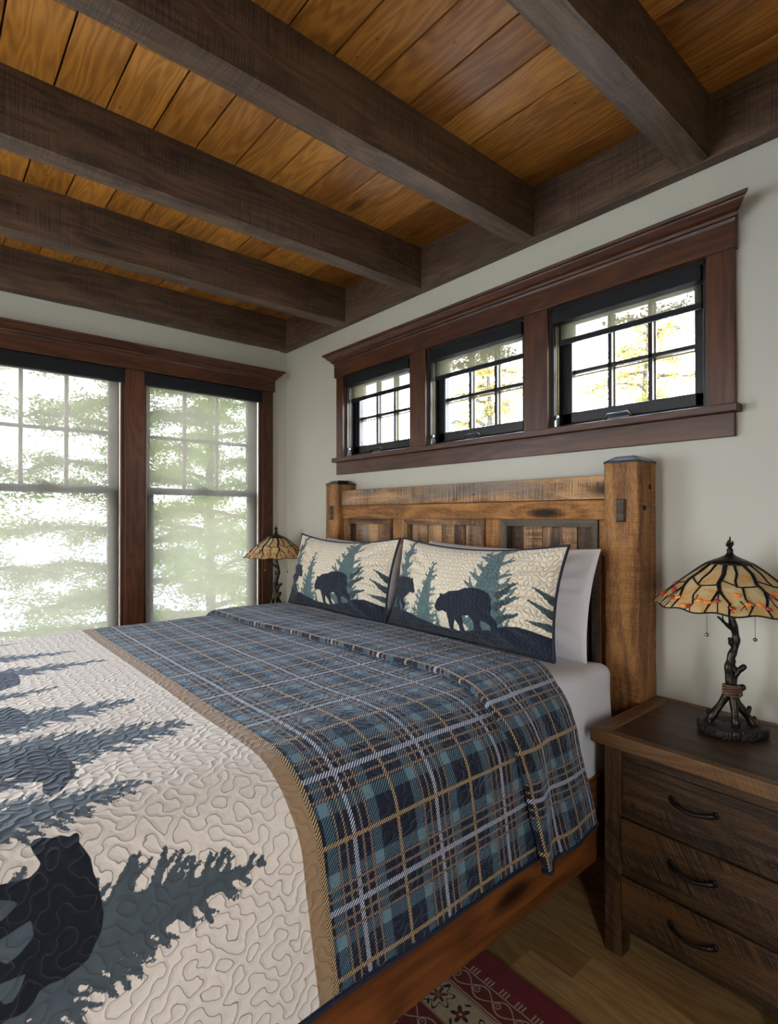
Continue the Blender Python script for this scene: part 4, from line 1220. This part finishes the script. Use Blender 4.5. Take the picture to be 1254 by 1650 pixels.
# ================================================================== LAMP
def lamp(lab):
    cx, cy, z0 = 3.087, -.205, .704
    e = empty('table_lamp', (cx, cy, z0), lab, 'lamp', 'pair of branch-based stained glass table lamps')
    # slice-of-log base (long axis roughly across the view)
    n, m = 64, 12; mb = MB(); V = []; F = []
    a0 = math.radians(35); r = random.Random(3); ph = [r.uniform(0, 6) for _ in range(6)]
    def rad(a): return 1 + .05 * math.sin(3 * a + ph[0]) + .03 * math.sin(7 * a + ph[1]) + .015 * math.sin(17 * a + ph[2])
    KZ = 1.35
    prof = [(.0, .021), (.15, .0215), (.25, .0205), (.35, .022), (.46, .0205), (.57, .022), (.68, .0205), (.79, .022), (.90, .0205), (.97, .0205), (1.0, .017), (.995, .010), (1.0, .004), (.985, 0), (.0, 0)]
    for (pr, pz) in prof:
        for k in range(n):
            a = 2 * PI * k / n; q = rad(a) * pr * (1 + (.012 * math.sin(k * 2.4) if .003 < pz < .02 and pr > .9 else 0))
            x, y = .098 * q * math.cos(a), .070 * q * math.sin(a)
            V.append((cx + x * math.cos(a0) - y * math.sin(a0), cy + x * math.sin(a0) + y * math.cos(a0), z0 + pz * KZ))
    for i in range(len(prof) - 1):
        for k in range(n):
            F.append((i * n + k, (i + 1) * n + k, (i + 1) * n + (k + 1) % n, i * n + (k + 1) % n))
    mb.add(V, F, smooth=True); lb = mb.build('log_slice_base', M['logbase'], e)
    # image-plane basis: ex = screen right at the lamp, ey = away
    ex = Vector((.652, .758, 0)); ed = Vector((-.758, .652, 0))
    def W(a, d, z):
        z = z + .030 * min(1, z / .1) * max(0, 1 - max(0, z - .1) / .3)
        return Vector((cx, cy, z0)) + ex * a + ed * d + Vector((0, 0, z))
    def branch(mb, ctrl, r0, r1, n=14, seed=0, kn=.12):
        r_ = random.Random(seed); pts = []; rd = []
        C = [Vector(c) for c in ctrl]; C = [C[0] * 2 - C[1]] + C + [C[-1] * 2 - C[-2]]
        segs = len(C) - 3
        for s in range(segs):
            for k in range(n):
                t = k / n; p0, p1, p2, p3 = C[s:s + 4]
                pts.append(.5 * ((2 * p1) + (p2 - p0) * t + (2 * p0 - 5 * p1 + 4 * p2 - p3) * t * t + (3 * p1 - p0 - 3 * p2 + p3) * t ** 3))
        pts.append(C[-2])
        for i in range(len(pts)):
            t = i / (len(pts) - 1); rd.append((r0 + (r1 - r0) * t) * (1 + kn * math.sin(i * .37 + seed * 2) + .02 * r_.uniform(-1, 1)))
        mb.tube(pts, rd, 10)
    mb = MB()
    # three feet crossing at the twine, then a winding trunk
    branch(mb, [W(-.062, .02, .018), W(-.050, .018, .035), W(-.018, .01, .075), W(-.004, 0, .105)], .0125, .011, seed=1)
    branch(mb, [W(-.006, -.035, .018), W(-.004, -.030, .04), W(.002, -.012, .08), W(.004, -.004, .125)], .0120, .012, seed=2)
    branch(mb, [W(.066, -.01, .018), W(.050, -.006, .04), W(.022, 0, .072), W(.010, 0, .105)], .0125, .011, seed=3)
    branch(mb, [W(-.004, 0, .095), W(.004, 0, .125), W(.016, .004, .160), W(.008, .004, .190), W(.004, 0, .215)], .011, .010, seed=4)
    branch(mb, [W(.012, -.004, .10), W(-.006, -.004, .140), W(-.007, -.002, .185), W(.002, 0, .220), W(.016, 0, .262), W(.016, 0, .300), W(.006, 0, .345), W(.0, 0, .40)], .012, .011, seed=5)
    tk = mb.build('branch_stem', M['bronze'], e)
    mb = MB(); branch(mb, [W(.014, .0, .155), W(.022, -.004, .172), W(.034, -.01, .187)], .009, .0085, seed=6, kn=.05); mb.ball(W(.035, -.010, .188), .009); mb.build('branch_stub', M['bronze'], tk, origin=ORG[tk])
    mb = MB(); branch(mb, [W(.018, -.006, .112), W(.026, -.014, .118)], .009, .009, seed=7, kn=.03); mb.ball(W(.027, -.015, .119), .0105); mb.build('branch_stub', M['bronze'], tk, origin=ORG[tk])
    mb = MB(); branch(mb, [W(.006, 0, .258), W(-.004, -.004, .270), W(-.006, -.006, .282)], .006, .0045, seed=8); mb.ball(W(-.006, -.006, .284), .006); mb.build('branch_stub', M['bronze'], tk, origin=ORG[tk])
    mb = MB(); branch(mb, [W(.004, 0, .318), W(-.020, -.004, .340), W(-.030, -.006, .350), W(-.044, -.008, .362)], .0062, .003, seed=9); mb.ball(W(-.044, -.008, .362), .003); mb.build('branch_stub', M['bronze'], tk, origin=ORG[tk])
    mb = MB(); branch(mb, [W(-.028, -.006, .348), W(-.028, -.006, .366)], .0034, .002, seed=10); mb.ball(W(-.028, -.006, .366), .002); mb.build('branch_stub', M['bronze'], tk, origin=ORG[tk])
    mb = MB(); branch(mb, [W(-.052, .018, .030), W(-.060, .02, .048)], .007, .006, seed=11); mb.ball(W(-.060, .02, .049), .007); mb.build('branch_stub', M['bronze'], tk, origin=ORG[tk])
    mb = MB(); branch(mb, [W(.050, -.004, .048), W(.056, -.004, .060)], .007, .006, seed=12); mb.ball(W(.056, -.004, .061), .007); mb.build('branch_stub', M['bronze'], tk, origin=ORG[tk])
    mb = MB(); branch(mb, [W(.060, -.006, .030), W(.070, -.004, .036)], .007, .005, seed=13); mb.ball(W(.071, -.004, .037), .006); mb.build('branch_stub', M['bronze'], tk, origin=ORG[tk])
    mb = MB()
    for k in range(5):
        pts = []
        for i in range(28):
            a = 2 * PI * i / 28; pts.append(W(.004 + .0265 * math.cos(a), .0215 * math.sin(a) - .002, .096 + k * .0062 + .003 * math.sin(a + k)))
        mb.tube(pts, .0034, 6, closed=True)
    mb.build('twine_wrap', M['twine'], e)
    # ---- shade
    zt, zb, rt, rb = 1.2375, 1.108, .058, .213
    NP = 13
    def surf(a, t, off=0):
        """a angle, t 0 top..1 bottom edge"""
        sc = .5 - .5 * math.cos(NP * a / 2 * 1.0 * 2)        # 0 on ribs, 1 mid-panel
        r = rt + (rb - rt) * t ** .94 + .006 * t * t * sc + off * .55
        z = zt - (zt - zb) * (t ** 1.04) - .0065 * sc * t ** 6 + off * .83
        return Vector((cx + r * math.cos(a), cy + r * math.sin(a), z))
    n, m = 256, 22
    P = np.zeros((m, n + 1, 3)); Q = np.zeros((m, n + 1, 3))
    for i in range(m):
        for k in range(n + 1):
            P[i, k] = surf(2 * PI * k / n, i / (m - 1)); Q[i, k] = surf(2 * PI * k / n, i / (m - 1), -.003)
    PP = np.concatenate([P, Q[::-1]], 0)
    UV = np.zeros((2 * m, n + 1, 2))
    sh = grid_obj('glass_shade', PP, UV, {'tint': np.zeros(PP.shape[:2])}, M['lampglass'], e)
    mb = MB()
    def lead(path, r0, r1=None, k=10):
        r1 = r0 if r1 is None else r1; pts = []; rd = []
        for i in range(len(path) - 1):
            for j in range(k):
                s = j / k; a = path[i][0] + (path[i + 1][0] - path[i][0]) * s; t = path[i][1] + (path[i + 1][1] - path[i][1]) * s
                pts.append(surf(a, t, .0008))
        pts.append(surf(*path[-1], .0008))
        for i in range(len(pts)): rd.append(r0 + (r1 - r0) * i / (len(pts) - 1))
        mb.tube(pts, [q * 1.2 for q in rd], 6, flat=.6)
    lead([(2 * PI * k / 64, 1.0) for k in range(65)], .0028, k=4); lead([(2 * PI * k / 32, 0.0) for k in range(33)], .003, k=3)
    S = 2 * PI / 8; r_ = random.Random(5); jw = []
    for k in range(8):
        a = k * S + .1
        j = [r_.uniform(-.05, .05) for _ in range(8)]
        lead([(a, 0), (a + .05 + j[0], .22), (a - .02 + j[1], .42), (a + .02, .55)], .0058, .0048)          # trunk
        lead([(a + .02, .55), (a + .12 + j[2], .66), (a + .20, .80), (a + .20 + j[3] * .4, 1.0)], .0046, .0022)   # right limb
        lead([(a + .02, .55), (a - .03, .70), (a - .12 + j[4], .86), (a - .10, 1.0)], .0040, .0020)          # left limb
        lead([(a + .03, .36), (a + S * .5, .50 + j[5]), (a + S - .04, .46), (a + S, .44)], .0030, .0024)      # arch
        lead([(a + S * .55, .50), (a + S * .52 + j[6] * .4, .7), (a + S * .62, .86), (a + S * .52, 1.0)], .0026, .0016)
        lead([(a + S * .48, 0), (a + S * .50, .2), (a + S * .40, .36), (a + S * .42, .49)], .0036, .0026)
        lead([(a + .02, .55), (a + .03, .78), (a + .06, 1.0)], .0016, .0012)
        for q in range(4):
            b = a + r_.uniform(0, S); t = r_.uniform(.66, .92)
            lead([(b, t), (b + r_.uniform(-.07, .07), t + .08), (b + r_.uniform(-.09, .09), min(1, t + .16))], .0012, .0008, k=5)
        for q in range(6):
            jw.append((a + S * (q + .5) / 6 + r_.uniform(-.04, .04), r_.uniform(.58, .95), r_.random()))
    mb.build('leading', M['lead'], sh, origin=ORG[sh])
    for (a, t, c) in jw:
        mb = MB(); p = surf(a, t, .002); nr = Vector((math.cos(a) * .55, math.sin(a) * .55, .83)).normalized()
        R = Vector((0, 0, 1)).rotation_difference(nr).to_matrix()
        mb.ball(p, (.0088 + .0035 * c, .0066, .0046), 10, 7, R)
        mb.build('glass_jewel', M['jewel_red'] if c < .45 else M['jewel_orange'], sh, origin=ORG[sh])
    # cap + finial
    mb = MB(); n = 32; V = []; F = []
    pr = [(.066, 1.2345), (.067, 1.238), (.040, 1.250), (.018, 1.260), (.011, 1.266), (.0085, 1.272), (.0095, 1.280), (.006, 1.284), (.0, 1.286)]
    for r, z in pr:
        for k in range(n): V.append((cx + r * math.cos(2 * PI * k / n), cy + r * math.sin(2 * PI * k / n), z))
    for i in range(len(pr) - 1):
        for k in range(n): F.append((i * n + k, i * n + (k + 1) % n, (i + 1) * n + (k + 1) % n, (i + 1) * n + k))
    mb.add(V, F, smooth=True); mb.build('shade_cap', M['bronze'], e)
    mb = MB()
    for k in range(7):
        a = 2 * PI * k / 7; h = .030 if k else .034
        if k == 0: b = Vector((cx, cy, 1.283)); tpt = Vector((cx, cy, 1.323)); o_ = 0
        else:
            o_ = .0085; b = Vector((cx, cy, 1.281 + .003 * (k % 3))); tpt = b + Vector((math.cos(a) * o_, math.sin(a) * o_, .018 + .006 * (k % 2)))
        mid = (b + tpt) / 2 + Vector((math.cos(a), math.sin(a), 0)) * o_ * .55
        mb.tube([b, b.lerp(mid, .6), mid, mid.lerp(tpt, .6), tpt], [.0016, .0036, .0046, .0036, .0008], 8, flat=.7)
    mb.build('leaf_finial', M['iron'], e)
    # sockets + two pull chains
    mb = MB(); mb.tube([W(0, 0, .39), W(0, 0, .44), W(0, 0, .53)], [.012, .010, .004], 12)
    for sx in (-1, 1): mb.tube([W(0, 0, .425), W(sx * .030, sx * .0, .430), W(sx * .052, 0, .425)], [.008, .011, .013], 12)
    mb.build('socket', M['bronze'], e)
    for a, d, zl in ((-.0745, .0, 1.012), (.078, .0, .996)):
        mb = MB(); z = zl + .008; p = W(a, d, 0)
        while z < 1.135: mb.ball((p.x, p.y, z), .0013, 6, 4); z += .0034
        mb.tube([(p.x, p.y, zl), (p.x, p.y, 1.135)], .0004, 4); tp2 = W(a * .6, 0, 0); mb.tube([(p.x, p.y, 1.135), (tp2.x, tp2.y, 1.138)], .0016, 6)
        ch = mb.build('pull_chain', M['brass'], e)
        mb = MB(); mb.ball((p.x, p.y, zl), .0062, 14, 10); mb.build('chain_ball', M['brass'], ch, origin=ORG[ch])
    return e
l1 = lamp('stained glass lamp with bronze branch stem on the nightstand right of the bed')
l2 = copy_tree(l1); l2.location = Vector((.285, -.250, .704)); l2.rotation_euler = (0, 0, .3)
l2['label'] = 'stained glass lamp with bronze branch stem between the left window and the bed'

# ================================================================== RUG
P = np.zeros((2, 2, 3)); x0, x1, y0, y1 = 1.35, 4.7, -.776, -3.3
mb = MB(); V = [(x0, y0, .001), (x1, y0, .001), (x1, y1, .001), (x0, y1, .001), (x0, y0, .009), (x1, y0, .009), (x1, y1, .009), (x0, y1, .009)]
F = [(4, 5, 6, 7), (3, 2, 1, 0), (0, 1, 5, 4), (1, 2, 6, 5), (2, 3, 7, 6), (3, 0, 4, 7)]
mb.add(V, [f[::-1] for f in F], [[(V[j][0], y0 - V[j][1]) for j in f[::-1]] for f in F])
o = mb.build('area_rug', M['rug']); tag(o, 'dark red oriental rug with cream and navy border on the floor by the bed', 'rug')

# ================================================================== OUTSIDE
def slab(name, x0, x1, y0, y1, z0, z1, mat, **k):
    o = MB().box(x0, x1, y0, y1, z0, z1).build(name, mat); tag(o, **k); return o
slab('bounce_ground', -16, 30, -40, 60, -3.6, -3.2, M['pale_ground'], label='ground outside below the windows, made pale to bounce light indoors', cat='ground', kind='structure')
slab('lake', -400, -16, -300, 300, -3.75, -3.4, M['lake'], label='lake with glare put into its pale colour, seen through the shaded windows', cat='lake', kind='stuff')

def tree(loc, h, spread, nl, leafs, seed, lab, z_first=.12, size=.05, mat='leaf', name='hemlock_tree', droop=.15, rr=.14):
    r = random.Random(seed); nr = np.random.default_rng(seed)
    e = empty(name, loc, lab, 'tree', 'trees outside the windows')
    B = Vector(loc)
    mb = MB(); pts = [B + Vector((.1 * math.sin(i * .9 + seed), .1 * math.cos(i * .7), h * i / 12)) for i in range(13)]
    mb.tube(pts, [rr * (1 - i / 14) for i in range(13)], 10)
    tw = []
    for k in range(nl):
        t = z_first + (1 - z_first) * k / nl; b = B + Vector((0, 0, h * t)); a = k * 2.4 + r.uniform(-.5, .5)
        L = spread * (1 - t * .75) * r.uniform(.7, 1.15); d = Vector((math.cos(a), math.sin(a), 0))
        lp = []
        for i in range(8):
            s = i / 7; lp.append(b + d * L * s + Vector((r.uniform(-.05, .05), r.uniform(-.05, .05), L * (.35 * s - droop * 2.2 * s * s) + r.uniform(-.04, .04))))
        mb.tube(lp, [.065 * (1 - i / 8.5) * (1.2 - t) + .006 for i in range(8)], 7)
        for i in range(1, 8):
            for _ in range(3):
                dd = Vector((r.uniform(-1, 1), r.uniform(-1, 1), r.uniform(-.5, .3))).normalized() * L * .28 * r.uniform(.5, 1)
                q = lp[i] + dd; tw.append((lp[i], q)); mb.tube([lp[i], (lp[i] + q) / 2 + Vector((0, 0, .03)), q], [.010, .007, .003], 5)
    mb.build('trunk', M['bark'], e)
    A = np.array([a for a, b in tw]); Bq = np.array([b for a, b in tw])
    idx = nr.integers(0, len(tw), leafs); t = nr.random(leafs)[:, None] ** .7
    c = A[idx] + (Bq[idx] - A[idx]) * (t * 1.15) + nr.normal(0, 1, (leafs, 3)) * np.array([.13, .13, .06]) * (spread / 3)
    d1 = nr.normal(0, 1, (leafs, 3)); d1[:, 2] *= .5; d1 /= np.linalg.norm(d1, axis=1)[:, None]
    d2 = np.cross(d1, nr.normal(0, 1, (leafs, 3))); d2 /= np.linalg.norm(d2, axis=1)[:, None]
    s = size * nr.uniform(.6, 1.4, (leafs, 1))
    Vt = np.stack([c - d1 * s, c - d2 * s * .35, c + d1 * s, c + d2 * s * .35], 1).reshape(-1, 3)
    me = bpy.data.meshes.new('foliage'); me.vertices.add(len(Vt)); me.vertices.foreach_set('co', Vt.ravel().astype(np.float32))
    me.loops.add(len(Vt)); me.loops.foreach_set('vertex_index', np.arange(len(Vt), dtype=np.int32))
    me.polygons.add(leafs); me.polygons.foreach_set('loop_start', np.arange(0, len(Vt), 4, dtype=np.int32)); me.update(calc_edges=True)
    at = me.attributes.new('tint', 'FLOAT', 'POINT')
    cl = np.clip(.45 + .25 * snoise(c[:, 0], c[:, 1] + c[:, 2], .5, seed) * 2 + nr.normal(0, .16, leafs), 0, 1)
    at.data.foreach_set('value', np.repeat(cl, 4).astype(np.float32))
    o = link('foliage', me, M[mat], e); o['kind'] = 'stuff'
    return e
tree((-5.4, .35, -3.2), 10.5, 2.6, 46, 110000, 1, 'leafy green tree filling the right large window', .12, .032)
tree((-6.4, -2.6, -3.2), 11, 3.0, 46, 100000, 2, 'thin-branched yellow-green tree seen through the leftmost window', .12, .032)
tree((-9.5, 3.4, -3.2), 13, 3.2, 44, 70000, 4, 'farther green tree behind the right large window', .12, .045)
tree((-3.2, 6.2, -3.2), 8.8, 2.2, 34, 9000, 6, 'tree with yellow-green leaves behind the small window nearest the corner', .45, .05, 'leaf2', 'maple_tree')
tree((-.4, 7.0, -3.2), 8.0, 2.4, 30, 5200, 9, 'tree with sparse autumn leaves behind the middle small window', .5, .05, 'leaf2', 'maple_tree')
tree((3.6, 6.6, -3.2), 9.4, 2.3, 26, 3000, 12, 'tree with bare thin twigs behind the small window above the right post', .6, .045, 'leaf2', 'maple_tree', .05)

# ================================================================== LIGHT
w = bpy.data.worlds.new('sky_world'); scn.world = w; w.use_nodes = True
nt = w.node_tree; nt.nodes.clear()
tc = nt.nodes.new('ShaderNodeTexCoord'); sp = nt.nodes.new('ShaderNodeSeparateXYZ'); rp = nt.nodes.new('ShaderNodeValToRGB')
bg = nt.nodes.new('ShaderNodeBackground'); ow = nt.nodes.new('ShaderNodeOutputWorld')
nt.links.new(tc.outputs['Generated'], sp.inputs[0]); nt.links.new(sp.outputs[2], rp.inputs[0])
cr = rp.color_ramp; cr.elements[0].position = 0; cr.elements[0].color = (.95, .97, 1, 1); cr.elements[1].position = .9; cr.elements[1].color = (.55, .72, 1, 1)
e_ = cr.elements.new(.35); e_.color = (.86, .92, 1, 1)
nt.links.new(rp.outputs[0], bg.inputs[0]); bg.inputs[1].default_value = 5.5
nt.links.new(bg.outputs[0], ow.inputs[0])

def portal(name, loc, rot, sx, sy):
    L = bpy.data.lights.new(name, 'AREA'); L.shape = 'RECTANGLE'; L.size = sx; L.size_y = sy; L.cycles.is_portal = True
    o = bpy.data.objects.new(name, L); COL.objects.link(o); o.location = loc; o.rotation_euler = rot
H_ = WZ1 - WZ0; zc = (WZ0 + WZ1) / 2
for a, b in LW + LH_ADDED: portal('window_daylight', (-.17, (a + b) / 2, zc), (0, -PI / 2, 0), H_, b - a)
for a, b in FW_ADDED: portal('window_daylight', ((a + b) / 2, YF - .17, zc), (PI / 2, 0, 0), b - a, H_)
for a, b in RW_ADDED: portal('window_daylight', (XR + .17, (a + b) / 2, zc), (0, PI / 2, 0), H_, b - a)
for a, b in CW: portal('window_daylight', ((a + b) / 2, .17, (CZ0 + CZ1) / 2), (-PI / 2, 0, 0), b - a, CZ1 - CZ0)

# ================================================================== CAMERA
yaw, pit, rol = math.radians(-49.294), math.radians(.4032), math.radians(-.0501)
fw = Vector((math.cos(pit) * math.sin(yaw), math.cos(pit) * math.cos(yaw), math.sin(pit)))
rt_ = fw.cross(Vector((0, 0, 1))).normalized(); up_ = rt_.cross(fw)
c_, s_ = math.cos(rol), math.sin(rol)
rt2 = rt_ * c_ + up_ * s_; up2 = up_ * c_ - rt_ * s_
cam = bpy.data.cameras.new('camera'); co = bpy.data.objects.new('camera', cam); COL.objects.link(co)
mt = Matrix((rt2, up2, -fw)).transposed().to_4x4(); mt.translation = Vector((3.70, -2.15, 1.387)); co.matrix_world = mt
cam.sensor_fit = 'HORIZONTAL'; cam.sensor_width = 36; cam.lens = 885.84 / 1254 * 36
cam.clip_start = .02; cam.clip_end = 1000
scn.camera = co

scn.view_settings.view_transform = 'Standard'; scn.view_settings.look = 'None'
scn.view_settings.gamma = 1; scn.view_settings.use_curve_mapping = False
scn.view_settings.exposure = 2.5
cy_ = scn.cycles
cy_.max_bounces = 12; cy_.diffuse_bounces = 6; cy_.glossy_bounces = 4; cy_.transmission_bounces = 6; cy_.transparent_max_bounces = 16
cy_.sample_clamp_indirect = 6; cy_.caustics_reflective = False; cy_.caustics_refractive = False
